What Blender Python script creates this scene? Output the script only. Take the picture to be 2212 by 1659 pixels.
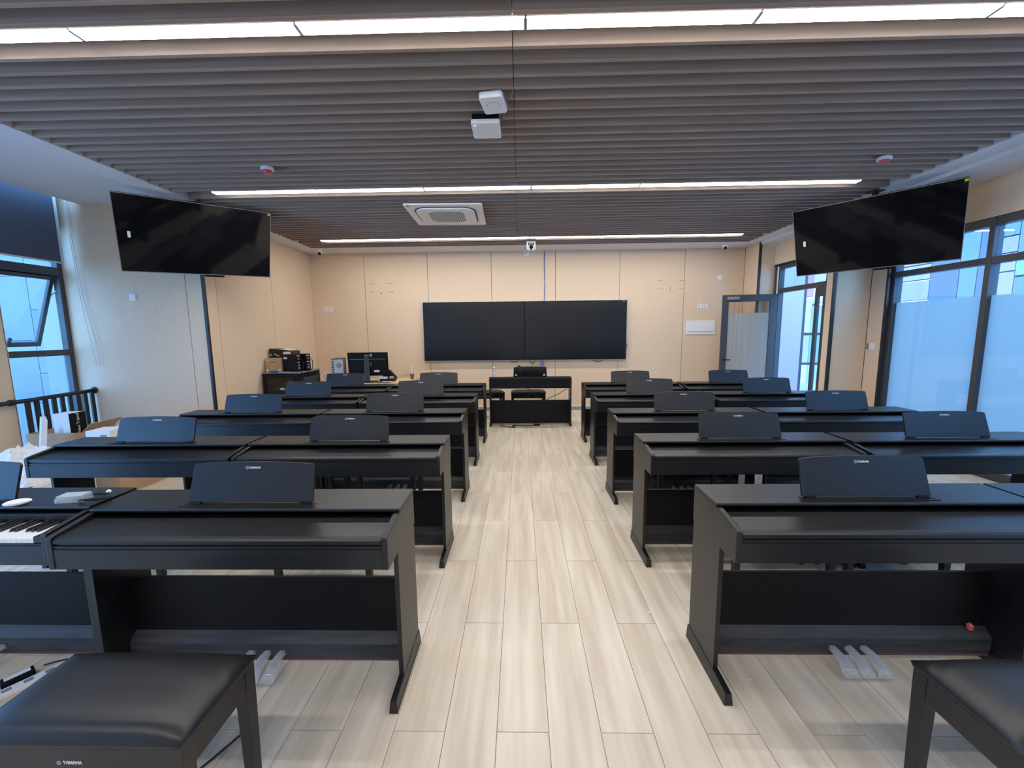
import bpy, bmesh, math, random
from mathutils import Matrix, Vector
random.seed(7)
for o in list(bpy.data.objects):
    bpy.data.objects.remove(o, do_unlink=True)
scene = bpy.context.scene
C = scene.collection
PI = math.pi

# ------------------------------------------------------------------ camera
F_PX, PITCH, YAW, ROLL, CAM_H = 887.89, 0.1248, 0.0209, -0.0109, 1.5588
cp, sp, cy_, sy_ = math.cos(PITCH), math.sin(PITCH), math.cos(YAW), math.sin(YAW)
fwd = Vector((-sy_*cp, cy_*cp, -sp)); rgt = Vector((cy_, sy_, 0)); upv = rgt.cross(fwd)
r2 = rgt*math.cos(ROLL) + upv*math.sin(ROLL); u2 = -rgt*math.sin(ROLL) + upv*math.cos(ROLL)
cam = bpy.data.cameras.new('camera'); cam.sensor_width = 36; cam.lens = F_PX/2212*36
cam.clip_start = 0.05; cam.clip_end = 200
cam_o = bpy.data.objects.new('camera', cam); C.objects.link(cam_o)
M = Matrix((r2, u2, -fwd)).transposed().to_4x4(); M.translation = (0, 0, CAM_H)
cam_o.matrix_world = M
scene.camera = cam_o

# ------------------------------------------------------------------ world, light, exposure
w = bpy.data.worlds.new('overcast_sky'); scene.world = w; w.use_nodes = True
bg = w.node_tree.nodes['Background']
bg.inputs[0].default_value = (0.23, 0.51, 1.0, 1); bg.inputs[1].default_value = 8.5
LAMP = 41.0
vs = scene.view_settings
vs.view_transform = 'Standard'; vs.look = 'None'; vs.gamma = 1; vs.exposure = 0.0; vs.use_curve_mapping = False

# ------------------------------------------------------------------ materials
MATS = {}
def mat(name, col, rough=0.5, metal=0.0, spec=0.5, var=None, bump=None, emit=None, alpha=None, coat=0.0):
    """var=(scale xyz, detail, second colour); bump=(scale, strength)"""
    m = bpy.data.materials.new(name); m.use_nodes = True; MATS[name] = m
    nt = m.node_tree; N = nt.nodes; Lk = nt.links; p = N['Principled BSDF']
    p.inputs['Base Color'].default_value = (*col, 1); p.inputs['Roughness'].default_value = rough
    p.inputs['Metallic'].default_value = metal; p.inputs['Specular IOR Level'].default_value = spec
    if coat: p.inputs['Coat Weight'].default_value = coat; p.inputs['Coat Roughness'].default_value = 0.08
    if emit: p.inputs['Emission Color'].default_value = (*emit[0], 1); p.inputs['Emission Strength'].default_value = emit[1]
    if var or bump:
        tc = N.new('ShaderNodeTexCoord')
    if var:
        mp = N.new('ShaderNodeMapping'); mp.inputs['Scale'].default_value = var[0]
        oi = N.new('ShaderNodeObjectInfo'); mu = N.new('ShaderNodeMath'); mu.operation = 'MULTIPLY'; mu.inputs[1].default_value = 37.0
        Lk.new(oi.outputs['Random'], mu.inputs[0]); Lk.new(mu.outputs[0], mp.inputs['Location'])
        Lk.new(tc.outputs['Object'], mp.inputs['Vector'])
        no = N.new('ShaderNodeTexNoise'); no.inputs['Scale'].default_value = 1.0; no.inputs['Detail'].default_value = var[1]
        Lk.new(mp.outputs[0], no.inputs['Vector'])
        rp = N.new('ShaderNodeValToRGB'); rp.color_ramp.elements[0].position = 0.33; rp.color_ramp.elements[1].position = 0.67
        rp.color_ramp.elements[0].color = (*col, 1); rp.color_ramp.elements[1].color = (*var[2], 1)
        Lk.new(no.outputs['Fac'], rp.inputs[0]); Lk.new(rp.outputs[0], p.inputs['Base Color'])
    if bump:
        nb = N.new('ShaderNodeTexNoise'); nb.inputs['Scale'].default_value = bump[0]; nb.inputs['Detail'].default_value = 3
        bn = N.new('ShaderNodeBump'); bn.inputs['Strength'].default_value = bump[1]; bn.inputs['Distance'].default_value = 0.002
        Lk.new(tc.outputs['Object'], nb.inputs['Vector']); Lk.new(nb.outputs['Fac'], bn.inputs['Height']); Lk.new(bn.outputs[0], p.inputs['Normal'])
    return m

def glass(name, tint, gloss=1.0):
    m = bpy.data.materials.new(name); m.use_nodes = True; MATS[name] = m
    nt = m.node_tree; N = nt.nodes; N.clear(); Lk = nt.links
    out = N.new('ShaderNodeOutputMaterial'); mx = N.new('ShaderNodeMixShader'); tr = N.new('ShaderNodeBsdfTransparent'); gl = N.new('ShaderNodeBsdfGlossy')
    lwt = N.new('ShaderNodeLayerWeight'); lwt.inputs[0].default_value = 0.5
    pw_ = N.new('ShaderNodeMath'); pw_.operation = 'POWER'; pw_.inputs[1].default_value = 5.0; Lk.new(lwt.outputs['Facing'], pw_.inputs[0])
    fr = N.new('ShaderNodeMath'); fr.operation = 'MULTIPLY_ADD'; fr.inputs[1].default_value = 0.95; fr.inputs[2].default_value = 0.04; Lk.new(pw_.outputs[0], fr.inputs[0])
    tr.inputs[0].default_value = (*tint, 1); gl.inputs['Roughness'].default_value = 0.0; gl.inputs[0].default_value = (gloss, gloss, gloss, 1)
    Lk.new(fr.outputs[0], mx.inputs[0]); Lk.new(tr.outputs[0], mx.inputs[1]); Lk.new(gl.outputs[0], mx.inputs[2]); Lk.new(mx.outputs[0], out.inputs[0])
    return m

def film(name, col, trans, see=0.0):
    """matt film: diffuse + translucent, optional see-through share"""
    m = bpy.data.materials.new(name); m.use_nodes = True; MATS[name] = m
    nt = m.node_tree; N = nt.nodes; N.clear(); Lk = nt.links
    out = N.new('ShaderNodeOutputMaterial'); mx = N.new('ShaderNodeMixShader'); d = N.new('ShaderNodeBsdfDiffuse'); t = N.new('ShaderNodeBsdfTranslucent')
    d.inputs[0].default_value = (*col, 1); t.inputs[0].default_value = (*col, 1); mx.inputs[0].default_value = trans
    Lk.new(d.outputs[0], mx.inputs[1]); Lk.new(t.outputs[0], mx.inputs[2])
    if see:
        m2 = N.new('ShaderNodeMixShader'); m2.inputs[0].default_value = see; tr = N.new('ShaderNodeBsdfTransparent')
        Lk.new(mx.outputs[0], m2.inputs[1]); Lk.new(tr.outputs[0], m2.inputs[2]); Lk.new(m2.outputs[0], out.inputs[0])
    else:
        Lk.new(mx.outputs[0], out.inputs[0])
    return m

mat('plank', (0.78, 0.70, 0.575), 0.32, spec=0.45, var=((16, 1.1, 1), 5, (0.60, 0.50, 0.385)))
mat('grout', (0.34, 0.29, 0.26), 0.8)
mat('panel', (0.76, 0.58, 0.40), 0.62, spec=0.3, var=((220, 220, 14), 3, (0.82, 0.635, 0.45)), bump=(500, 0.10))
mat('groove', (0.09, 0.055, 0.04), 0.8)
mat('black_trim', (0.015, 0.014, 0.016), 0.4)
mat('slat', (0.335, 0.245, 0.192), 0.55, spec=0.35, var=((0.8, 14, 40), 6, (0.43, 0.325, 0.26)))
mat('slat_backing', (0.045, 0.035, 0.03), 0.8)
mat('white_paint', (0.72, 0.72, 0.74), 0.7)
mat('vinyl_black', (0.004, 0.0045, 0.006), 0.38, spec=0.60, bump=(900, 0.08))
mat('matt_black', (0.004, 0.0045, 0.006), 0.5, spec=0.25)
mat('gloss_black', (0.008, 0.008, 0.010), 0.22)
mat('leather', (0.012, 0.012, 0.014), 0.36, spec=0.5, bump=(600, 0.15))
mat('raw_board', (0.12, 0.06, 0.045), 0.8)
mat('dusty_black', (0.016, 0.017, 0.020), 0.6, var=((3, 30, 30), 5, (0.05, 0.052, 0.058)))
mat('silver_print', (0.75, 0.75, 0.74), 0.35)
mat('steel', (0.62, 0.63, 0.65), 0.28, metal=1.0)
film('plastic_wrap', (0.85, 0.87, 0.9), 0.5, 0.55)
mat('ivory_key', (0.85, 0.85, 0.84), 0.3)
mat('ebony_key', (0.01, 0.01, 0.01), 0.35)
mat('white_plastic', (0.87, 0.87, 0.87), 0.4)
mat('off_white', (0.62, 0.62, 0.63), 0.45)
mat('grey_plastic', (0.25, 0.26, 0.28), 0.5)
mat('dark_grey', (0.05, 0.05, 0.055), 0.5)
mat('frame_grey', (0.055, 0.058, 0.066), 0.45)
mat('screen', (0.006, 0.006, 0.008), 0.06, spec=0.5)
mat('screen_matt', (0.006, 0.007, 0.009), 0.22, spec=0.5)
mat('alu', (0.55, 0.56, 0.58), 0.35, metal=0.9)
mat('lamp_on', (1, 1, 1), 0.5, emit=((1.0, 0.97, 0.935), LAMP))
mat('led_blue', (0.1, 0.3, 1), 0.5, emit=((0.2, 0.5, 1.0), 4))
mat('led_red', (0.8, 0.05, 0.04), 0.4, emit=((1.0, 0.06, 0.05), 1.5))
mat('led_cyan', (0.3, 0.8, 0.9), 0.4, emit=((0.35, 0.85, 0.95), 1.0))
mat('red_plastic', (0.55, 0.10, 0.12), 0.4)
mat('yellow_tag', (0.75, 0.75, 0.03), 0.5)
mat('blue_cable', (0.08, 0.14, 0.55), 0.5)
mat('black_cable', (0.012, 0.012, 0.012), 0.5)
mat('wood_desk', (0.62, 0.44, 0.27), 0.4, var=((2, 20, 20), 4, (0.70, 0.52, 0.34)))
mat('wood_light', (0.72, 0.58, 0.40), 0.45)
mat('cardboard', (0.46, 0.30, 0.17), 0.8, var=((8, 8, 8), 3, (0.52, 0.35, 0.21)))
mat('paper', (0.80, 0.80, 0.80), 0.7)
mat('label_blue', (0.55, 0.72, 0.85), 0.5)
mat('folder_blue', (0.03, 0.06, 0.40), 0.5)
mat('pc_metal', (0.55, 0.60, 0.68), 0.4, metal=0.6)
mat('tea', (0.28, 0.10, 0.05), 0.3)
mat('blind', (0.075, 0.085, 0.115), 0.8, bump=(500, 0.2))
mat('rail_black', (0.012, 0.013, 0.018), 0.35)
mat('base_grey', (0.30, 0.29, 0.28), 0.5)
glass('window_glass', (0.86, 0.93, 0.97))
glass('door_glass', (0.94, 0.94, 0.92))
glass('clear_glass', (0.95, 0.96, 0.96))
glass('smoke_glass', (0.50, 0.47, 0.44))
film('frosted_film', (0.66, 0.68, 0.66), 0.75)
film('frost_door', (0.75, 0.73, 0.70), 0.35, 0.25)
film('clear_plastic', (0.75, 0.85, 0.9), 0.5, 0.5)
mat('out_pink', (0.40, 0.26, 0.27), 0.7); mat('out_mauve', (0.33, 0.23, 0.28), 0.7)
mat('out_grey', (0.11, 0.115, 0.13), 0.7); mat('out_blue', (0.14, 0.18, 0.22), 0.6)
mat('out_teal', (0.20, 0.38, 0.35), 0.4); mat('out_white', (0.46, 0.36, 0.33), 0.8)
mat('out_tile', (0.17, 0.20, 0.21), 0.7, var=((0.9, 0.9, 1.2), 3, (0.21, 0.24, 0.25)))
mat('out_plain', (0.30, 0.32, 0.30), 0.8); mat('out_red', (0.36, 0.13, 0.12), 0.7)
mat('out_ground', (0.25, 0.25, 0.25), 0.9)

# ------------------------------------------------------------------ mesh helpers
class MB:
    def __init__(s): s.v = []; s.f = []
    def add(s, vs_, fs):
        o = len(s.v); s.v += [tuple(a) for a in vs_]; s.f += [tuple(i+o for i in f) for f in fs]; return s
    def box(s, x0, x1, y0, y1, z0, z1, m=None):
        vs_ = [Vector(a) for a in ((x0,y0,z0),(x1,y0,z0),(x1,y1,z0),(x0,y1,z0),(x0,y0,z1),(x1,y0,z1),(x1,y1,z1),(x0,y1,z1))]
        if m: vs_ = [m @ a for a in vs_]
        return s.add(vs_, [(0,3,2,1),(4,5,6,7),(0,1,5,4),(1,2,6,5),(2,3,7,6),(3,0,4,7)])
    def prism(s, pts, axis, a0, a1, m=None):
        """pts: closed 2D outline; axis x -> (y,z), y -> (x,z), z -> (x,y)"""
        def P(p, a): return Vector({'x': (a, p[0], p[1]), 'y': (p[0], a, p[1]), 'z': (p[0], p[1], a)}[axis])
        n = len(pts); vs_ = [P(p, a0) for p in pts] + [P(p, a1) for p in pts]
        if m: vs_ = [m @ a for a in vs_]
        fs = [tuple(range(n)), tuple(range(2*n-1, n-1, -1))] + [(i, i+n, (i+1) % n + n, (i+1) % n) for i in range(n)]
        return s.add(vs_, fs)
    def tube(s, path, r, n=8, closed=False):
        path = [Vector(p) for p in path]; k = len(path); rings = []
        for i, p in enumerate(path):
            a = path[max(i-1, 0)]; b = path[min(i+1, k-1)]; t = (b-a).normalized()
            u = t.cross(Vector((0, 0, 1)));
            if u.length < 1e-3: u = t.cross(Vector((0, 1, 0)))
            u.normalize(); w_ = t.cross(u); rr = r[i] if isinstance(r, (list, tuple)) else r
            rings += [p + (u*math.cos(2*PI*j/n) + w_*math.sin(2*PI*j/n))*rr for j in range(n)]
        fs = [(i*n+j, i*n+(j+1) % n, (i+1)*n+(j+1) % n, (i+1)*n+j) for i in range(k-1) for j in range(n)]
        fs += [tuple(range(n-1, -1, -1)), tuple((k-1)*n+j for j in range(n))]
        return s.add(rings, fs)
    def lathe(s, prof, n=24, c=(0, 0, 0), m=None):
        vs_ = []; k = len(prof)
        for r, z in prof:
            for j in range(n):
                v = Vector((r*math.cos(2*PI*j/n), r*math.sin(2*PI*j/n), z))
                if m: v = m @ v
                vs_.append(v + Vector(c))
        fs = [(i*n+j, i*n+(j+1) % n, (i+1)*n+(j+1) % n, (i+1)*n+j) for i in range(k-1) for j in range(n)]
        fs += [tuple(range(n-1, -1, -1)), tuple((k-1)*n+j for j in range(n))]
        return s.add(vs_, fs)
    def mesh(s, name, material, bevel=0, smooth=False, seg=2):
        me = bpy.data.meshes.new(name); me.from_pydata(s.v, [], s.f)
        bm = bmesh.new(); bm.from_mesh(me); bmesh.ops.recalc_face_normals(bm, faces=bm.faces)
        if bevel:
            es = [e for e in bm.edges if len(e.link_faces) == 2 and e.calc_face_angle(0) > 0.5]
            bmesh.ops.bevel(bm, geom=es, offset=bevel, segments=seg, affect='EDGES', profile=0.6, clamp_overlap=True)
        bm.to_mesh(me); bm.free()
        if smooth: me.polygons.foreach_set('use_smooth', [True]*len(me.polygons))
        if material: me.materials.append(MATS[material])
        return me
    def build(s, name, material, parent=None, bevel=0, smooth=False, seg=2):
        return link(name, s.mesh(name, material, bevel, smooth, seg), parent)

def link(name, me, parent=None, loc=None, rot=None):
    o = bpy.data.objects.new(name, me); C.objects.link(o)
    if parent: o.parent = parent
    if loc: o.location = loc
    if rot: o.rotation_euler = rot
    return o
def tag(o, label, cat, group=None):
    o['label'] = label; o['category'] = cat
    if group: o['group'] = group
    return o
def struct(o, label=None):
    o['kind'] = 'structure'
    if label: o['label'] = label
    return o
def thing(name, label, cat, loc=(0, 0, 0), rz=0, group=None):
    o = bpy.data.objects.new(name, None); C.objects.link(o); o.empty_display_size = 0.1
    o.location = loc; o.rotation_euler = (0, 0, rz)
    return tag(o, label, cat, group)
def copy_tree(o, parent=None):
    c = o.copy(); C.objects.link(c)
    if parent: c.parent = parent
    for ch in list(o.children): copy_tree(ch, c)
    return c
def B(*a): return MB().box(*a)
def text_mesh(txt, size, depth=0.0006, bold=False):
    cu = bpy.data.curves.new('txt', 'FONT'); cu.body = txt; cu.size = size; cu.extrude = depth; cu.align_x = 'CENTER'; cu.align_y = 'CENTER'
    cu.resolution_u = 2
    if bold: cu.offset = size*0.03
    o = bpy.data.objects.new('txt', cu); C.objects.link(o)
    dg = bpy.context.evaluated_depsgraph_get(); me = bpy.data.meshes.new_from_object(o.evaluated_get(dg))
    bpy.data.objects.remove(o); bpy.data.curves.remove(cu); me.materials.clear(); return me
def text_obj(name, txt, size, material, parent, loc, rot, bold=False):
    me = text_mesh(txt, size, bold=bold); me.materials.append(MATS[material])
    return link(name, me, parent, loc, rot)
ORD = ['first', 'second', 'third', 'fourth', 'fifth', 'sixth', 'seventh']

# ================================================================== the room
ZC, ZB = 3.105, 3.195                       # underside of slats, backing board
YB, YR = 8.15, -1.6                         # wall with the screens, wall behind the camera
floor = struct(B(-6.0, 4.95, YR, YB+0.05, -0.12, -0.004).build('floor', 'grout'))
PWD, PLN = 0.2045, 1.222
plank_me = B(-PWD/2+0.0012, PWD/2-0.0012, -PLN/2+0.0012, PLN/2-0.0012, -0.012, 0).mesh('plank', 'plank', bevel=0.0008, seg=1)
rest_pl = MB()
for i in range(-29, 24):
    xc = 0.100 - PWD/2 + i*PWD
    for k in range(-3, 7):
        yc = 1.433 - PLN/2 + k*PLN + (0 if i % 2 == 0 else PLN/2)
        y0, y1 = max(yc-PLN/2, YR), min(yc+PLN/2, YB)
        if y1-y0 < 0.05: continue
        full = (y1-y0) > PLN-0.01
        if yc+PLN/2 > 1.15 and -4.1 < xc < 4.3:
            if full: link('plank', plank_me, floor, (xc, yc, 0))
            else: link('plank', B(-PWD/2+0.0012, PWD/2-0.0012, y0-yc+0.0012, y1-yc-0.0012, -0.012, 0).mesh('plank', 'plank'), floor, (xc, yc, 0))
        else:
            rest_pl.box(xc-PWD/2+0.0012, xc+PWD/2-0.0012, y0+0.0012, y1-0.0012, -0.012, 0)
o = rest_pl.build('planks', 'plank', floor); o['kind'] = 'stuff'

ceiling = struct(B(-3.76, 4.06, YR, 7.6, ZB, ZB+0.06).build('ceiling', 'slat_backing'))
sl_a = B(0, 3.73, 0, 0.030, 0, ZB-ZC).mesh('slat', 'slat', bevel=0.002, seg=1)
sl_b = B(0, 4.085, 0, 0.030, 0, ZB-ZC).mesh('slat', 'slat', bevel=0.002, seg=1)
for k in range(-32, 42):
    if k in (-20, -1, 18, 37): continue            # a slat left out where a lamp row runs
    y = 2.479 + 0.1248*k - 0.030
    link('slat', sl_a, ceiling, (-3.76, y, ZC)); link('slat', sl_b, ceiling, (-0.026, y, ZC))
struct(B(-4.03, -3.76, YR, 7.6, ZC, 3.215).build('trim_1', 'white_paint'))
struct(B(4.06, 4.29, YR, 7.6, ZC, 3.25).build('trim_2', 'white_paint'))
struct(MB().box(-4.08, 4.292, 7.6, YB, ZC, 3.25).box(-4.08, -4.03, 5.345, 7.6, ZC, 3.25).build('trim_3', 'white_paint'))
struct(B(-5.55, -4.03, YR, 5.333, 3.222, 3.30).build('ceiling_left_bay', 'white_paint'))
struct(B(-6.05, -5.55, YR, 5.333, 3.55, 3.60).build('ceiling_blind_pocket', 'white_paint'))
struct(B(4.29, 4.95, YR, 7.63, 3.062, 3.25).build('ceiling_right_bay', 'white_paint'))

def panels_x(wall, x, bounds, z0, z1, d):
    """panels on a wall of constant x; d = +1 if the room lies towards +x"""
    for a, b in zip(bounds[:-1], bounds[1:]):
        B(min(x, x-d*0.010), max(x, x-d*0.010), a+0.0035, b-0.0035, z0, z1).build('panel', 'panel', wall, bevel=0.0012, seg=1)
def panels_y(wall, y, bounds, z0, z1):
    for a, b in zip(bounds[:-1], bounds[1:]):
        B(a+0.0035, b-0.0035, y, y+0.010, z0, z1).build('panel', 'panel', wall, bevel=0.0012, seg=1)

wall_back = struct(B(-4.2, 4.42, YB+0.010, YB+0.15, 0, 3.25).build('wall_back', 'groove'))
panels_y(wall_back, YB, [-4.087, -3.024, -1.786, -0.548, 0.690, 1.927, 3.165, 4.295], 0.0, ZC)
mk = MB()
for x, z, wd in ((-2.92, 2.531, .04), (-2.865, 2.531, .035), (-2.555, 2.535, .04), (-2.50, 2.535, .035), (-2.92, 2.371, .04), (-2.865, 2.371, .03), (-2.545, 2.370, .035), (-2.49, 2.369, .035),
                 (2.68, 2.519, .03), (2.735, 2.519, .03), (3.085, 2.515, .03), (3.14, 2.514, .03), (2.68, 2.36, .03), (2.735, 2.36, .03), (3.085, 2.357, .03), (3.14, 2.357, .03)):
    B(x-wd/2, x+wd/2, YB-0.0008, YB, z-.004, z+.004).build('screw_mark', 'groove', wall_back)
B(2.898, 2.904, YB-0.0008, YB, 2.30, 2.40).build('scratch_mark', 'groove', wall_back)
MB().prism([(-2.73, 2.335), (-2.70, 2.335), (-2.71, 2.365)], 'y', YB-0.0008, YB).build('scratch_mark', 'groove', wall_back)
bb = struct(B(-4.07, 4.29, YB-0.012, YB, 0, 0.075).build('baseboard_back', 'base_grey'))
B(-4.07, 4.29, YB-0.015, YB, 0.075, 0.088).build('cap_strip', 'white_plastic', bb)

wall_left = struct(B(-4.2, -4.090, 5.343, YB, 0, 3.25).build('wall_left', 'groove'))
panels_x(wall_left, -4.080, [5.355, 5.565, 6.82, YB], 0.0, ZC, 1)
struct(B(-4.095, -4.062, 5.322, 5.355, 0, 3.22).build('trim_4', 'black_trim'))
wall_ret = struct(B(-6.0, -4.095, 5.343, 5.45, 0, 3.60).build('wall_left_return', 'groove'))
panels_y(wall_ret, 5.333, [-5.97, -4.31, -4.097], 0.0, 3.55)
bl = struct(B(-5.95, -4.10, 5.325, 5.333, 0, 0.06).build('baseboard_left', 'panel'))

wall_lw = struct(MB().box(-6.0, -5.81, 3.4, 4.55, 0, 3.55).box(-6.0, -5.81, YR, -1.5, 0, 3.55).box(-6.0, -5.81, -1.5, 3.4, 2.75, 3.55).box(-6.0, -5.81, -1.5, 3.4, 0, 0.1)
                 .box(-6.05, -5.90, 4.55, 5.343, 2.95, 3.55).box(-6.05, -5.90, 4.55, 5.343, 0, 0.08).build('wall_left_window', 'groove'))
panels_x(wall_lw, -5.80, [3.4, 4.55], 0, 3.55, 1)
B(-5.98, -5.80, 4.540, 4.552, 0, 3.5).build('reveal_panel', 'panel', wall_lw)

wall_right = struct(B(4.305, 4.42, 7.66, YB, 0, 3.25).build('wall_right', 'groove'))
panels_x(wall_right, 4.295, [7.665, YB], 0, ZC, -1)
struct(B(4.278, 4.312, 7.632, 7.665, 0, 3.10).build('trim_5', 'black_trim'))
panels_y(wall_right, 7.645, [4.31, 4.575], 0, 3.08)
wall_door = struct(MB().box(4.575, 4.70, 5.97, 7.80, 2.69, 3.25).box(4.575, 4.70, 7.565, 7.80, 0, 2.69).box(4.575, 4.70, 5.97, 6.335, 0, 2.69).build('wall_right_door', 'groove'))
panels_x(wall_door, 4.560, [5.97, 7.645], 2.70, 3.08, -1)
B(4.555, 4.60, 6.3, 7.645, 2.675, 2.70).build('painted_shadow_gap', 'black_trim', wall_door)  # solid black strip paints in the dark shadow gap above the door frame
pier = struct(B(4.31, 4.90, 5.83, 5.97, 0, 3.10).build('wall_right_pier', 'groove'))
panels_x(pier, 4.295, [5.83, 5.97], 0, 3.08, -1); panels_y(pier, 5.815, [4.315, 4.785], 0, 3.08)
struct(B(4.278, 4.314, 5.80, 5.832, 0, 3.10).build('trim_6', 'black_trim'))
wall_rw = struct(MB().box(4.795, 4.90, 5.555, 5.83, 0, 3.10).box(4.845, 4.92, YR, 5.555, 2.67, 3.10).build('wall_right_window', 'groove'))
panels_x(wall_rw, 4.785, [5.57, 5.815], 0, 3.08, -1); panels_x(wall_rw, 4.835, [YR, 0.2, 2.8, 5.54], 2.675, 3.08, -1)
struct(B(4.772, 4.80, 5.542, 5.57, 0, 3.10).build('trim_7', 'black_trim'))
wall_rear = struct(B(-6.0, 4.95, YR-0.15, YR-0.010, 0, 3.6).build('wall_rear', 'groove'))
for a in range(9): B(-6.0+a*1.21, -6.0+(a+1)*1.21-0.005, YR-0.010, YR, 0, 3.2).build('panel', 'white_paint', wall_rear)

# ---- windows
def pane(parent, x, y0, y1, z0, z1, m='window_glass', name='pane', t=0.004):
    return B(x-t/2, x+t/2, y0, y1, z0, z1).build(name, m, parent)
win1 = struct(MB().box(-5.98, -5.90, 5.275, 5.333, 0.08, 2.95).box(-5.98, -5.90, 4.552, 4.60, 0.08, 2.95).box(-5.98, -5.90, 4.60, 5.275, 2.34, 2.44)
              .box(-5.98, -5.90, 4.60, 5.275, 1.325, 1.40).box(-5.98, -5.90, 4.60, 5.275, 0.08, 0.14).box(-5.98, -5.90, 4.60, 5.275, 2.90, 2.95).build('window_1', 'frame_grey', bevel=0.004))
pane(win1, -5.95, 4.60, 5.275, 2.44, 2.90); pane(win1, -5.95, 4.60, 5.275, 0.14, 1.325)
sash = MB()
for a in ((4.605, 5.27, -0.05, 0), (4.605, 5.27, -0.94, -0.885)): sash.box(-0.02, 0.02, a[0], a[1], a[2], a[3])
sash.box(-0.02, 0.02, 4.605, 4.65, -0.89, -0.04); sash.box(-0.02, 0.02, 5.225, 5.27, -0.89, -0.04)
so = sash.build('opening_sash', 'frame_grey', win1, bevel=0.003); so.location = (-5.96, 0, 2.335); so.rotation_euler = (0, math.radians(20), 0)
pane(so, 0, 4.65, 5.225, -0.885, -0.05)
MB().box(0.02, 0.035, 4.90, 4.93, -0.92, -0.82).box(0.02, 0.05, 4.905, 4.925, -0.85, -0.83).build('sash_handle', 'frame_grey', so)
MB().tube([(-5.93, 5.285, 2.18), (-6.02, 5.272, 2.10), (-6.06, 5.265, 2.04)], 0.008, 6).build('stay_arm', 'alu', win1)
win2 = MB()
for a in (-1.5, -0.3, 0.9, 2.1, 3.35): win2.box(-5.98, -5.90, a, a+0.05, 0.1, 2.75)
for z in (0.1, 1.33, 2.35, 2.70): win2.box(-5.98, -5.90, -1.45, 3.35, z, z+0.055)
win2 = struct(win2.build('window_2', 'frame_grey'))
for a, b in ((-1.45, -0.3), (-0.25, 0.9), (0.95, 2.1), (2.15, 3.35)):
    for c, d in ((0.155, 1.33), (1.385, 2.35), (2.405, 2.70)): pane(win2, -5.95, a, b, c, d)
XW = 4.87
win3 = MB(); ys = [5.505, 4.425, 3.345, 2.265, 1.185, 0.105, -0.975]
for y in ys: win3.box(XW-0.045, XW+0.055, y, y+0.055, 0, 2.67)
for z0, z1 in ((2.585, 2.67), (2.205, 2.275), (0, 0.09)): win3.box(XW-0.04, XW+0.05, YR, 5.505, z0, z1)
win3 = struct(win3.build('window_3', 'frame_grey', bevel=0.004))
for a, b in zip([YR-0.055]+ys[::-1][:-1], ys[::-1]):
    pane(win3, XW, a+0.055, b, 2.275, 2.585); pane(win3, XW, a+0.055, b, 0.09, 2.205)
    B(XW+0.004, XW+0.006, a+0.057, b-0.002, 0.09, 1.885).build('frosted_film', 'frosted_film', win3)

# ---- door
door_fr = MB().box(4.58, 4.66, 7.51, 7.565, 0, 2.67).box(4.58, 4.66, 6.335, 6.385, 0, 2.67).box(4.58, 4.66, 6.385, 7.51, 2.61, 2.67).box(4.58, 4.66, 6.385, 7.51, 2.20, 2.275)
door = struct(door_fr.build('door_1', 'frame_grey', bevel=0.003))
B(4.571, 4.58, 7.535, 7.567, 0, 2.66).build('edge_seal', 'white_plastic', door)
pane(door, 4.62, 6.385, 7.51, 2.275, 2.61)
leaf2 = MB().box(4.59, 4.63, 6.39, 6.435, 0.01, 2.195).box(4.59, 4.63, 6.545, 6.605, 0.01, 2.195).box(4.59, 4.63, 6.435, 6.545, 2.06, 2.195).box(4.59, 4.63, 6.435, 6.545, 0.01, 0.25).build('side_leaf', 'frame_grey', door, bevel=0.003)
pane(leaf2, 4.61, 6.435, 6.545, 0.25, 2.06, 'window_glass')
def door_handle(parent, y, z, sx, sy):
    MB().lathe([(0.026, 0), (0.026, 0.012), (0.012, 0.014), (0.010, 0.045)], 14, (0, y, z), Matrix.Rotation(PI/2*sx, 3, 'Y')).lathe([(0.024, 0), (0.024, 0.01)], 14, (0, y, z-0.075), Matrix.Rotation(PI/2*sx, 3, 'Y')).box(min(sx*0.035, sx*0.05), max(sx*0.035, sx*0.05), min(y, y+sy*0.12), max(y, y+sy*0.12), z-0.009, z+0.009).build('door_handle', 'black_trim', parent)
door_handle(leaf2, 6.575, 1.02, -1, 1); leaf2.children[-1].location.x = 4.59
# the open leaf, hinged at the far jamb and swung into the room
leaf = MB(); LW, LH = 0.90, 2.185
leaf.box(-0.02, 0.02, 0, 0.115, 0.01, LH).box(-0.02, 0.02, LW-0.105, LW, 0.01, LH).box(-0.02, 0.02, 0.115, LW-0.105, LH-0.125, LH).box(-0.02, 0.02, 0.115, LW-0.105, 0.01, 0.25)
leaf = leaf.build('door_leaf', 'frame_grey', door, bevel=0.003)
leaf.location = (4.555, 7.49, 0); leaf.rotation_euler = (0, 0, math.atan2(0.15, -0.84) - PI/2)
pane(leaf, 0, 0.115, LW-0.105, 0.25, LH-0.125, 'door_glass')
B(-0.005, -0.003, 0.117, LW-0.107, 0.25, 1.86).build('frosted_film', 'frost_door', leaf)
MB().box(-0.05, -0.02, LW-0.27, LW-0.07, LH-0.085, LH-0.035).build('door_closer', 'alu', leaf)
door_handle(leaf, LW-0.05, 1.02, -1, -1); leaf.children[-1].location.x = -0.02

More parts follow.
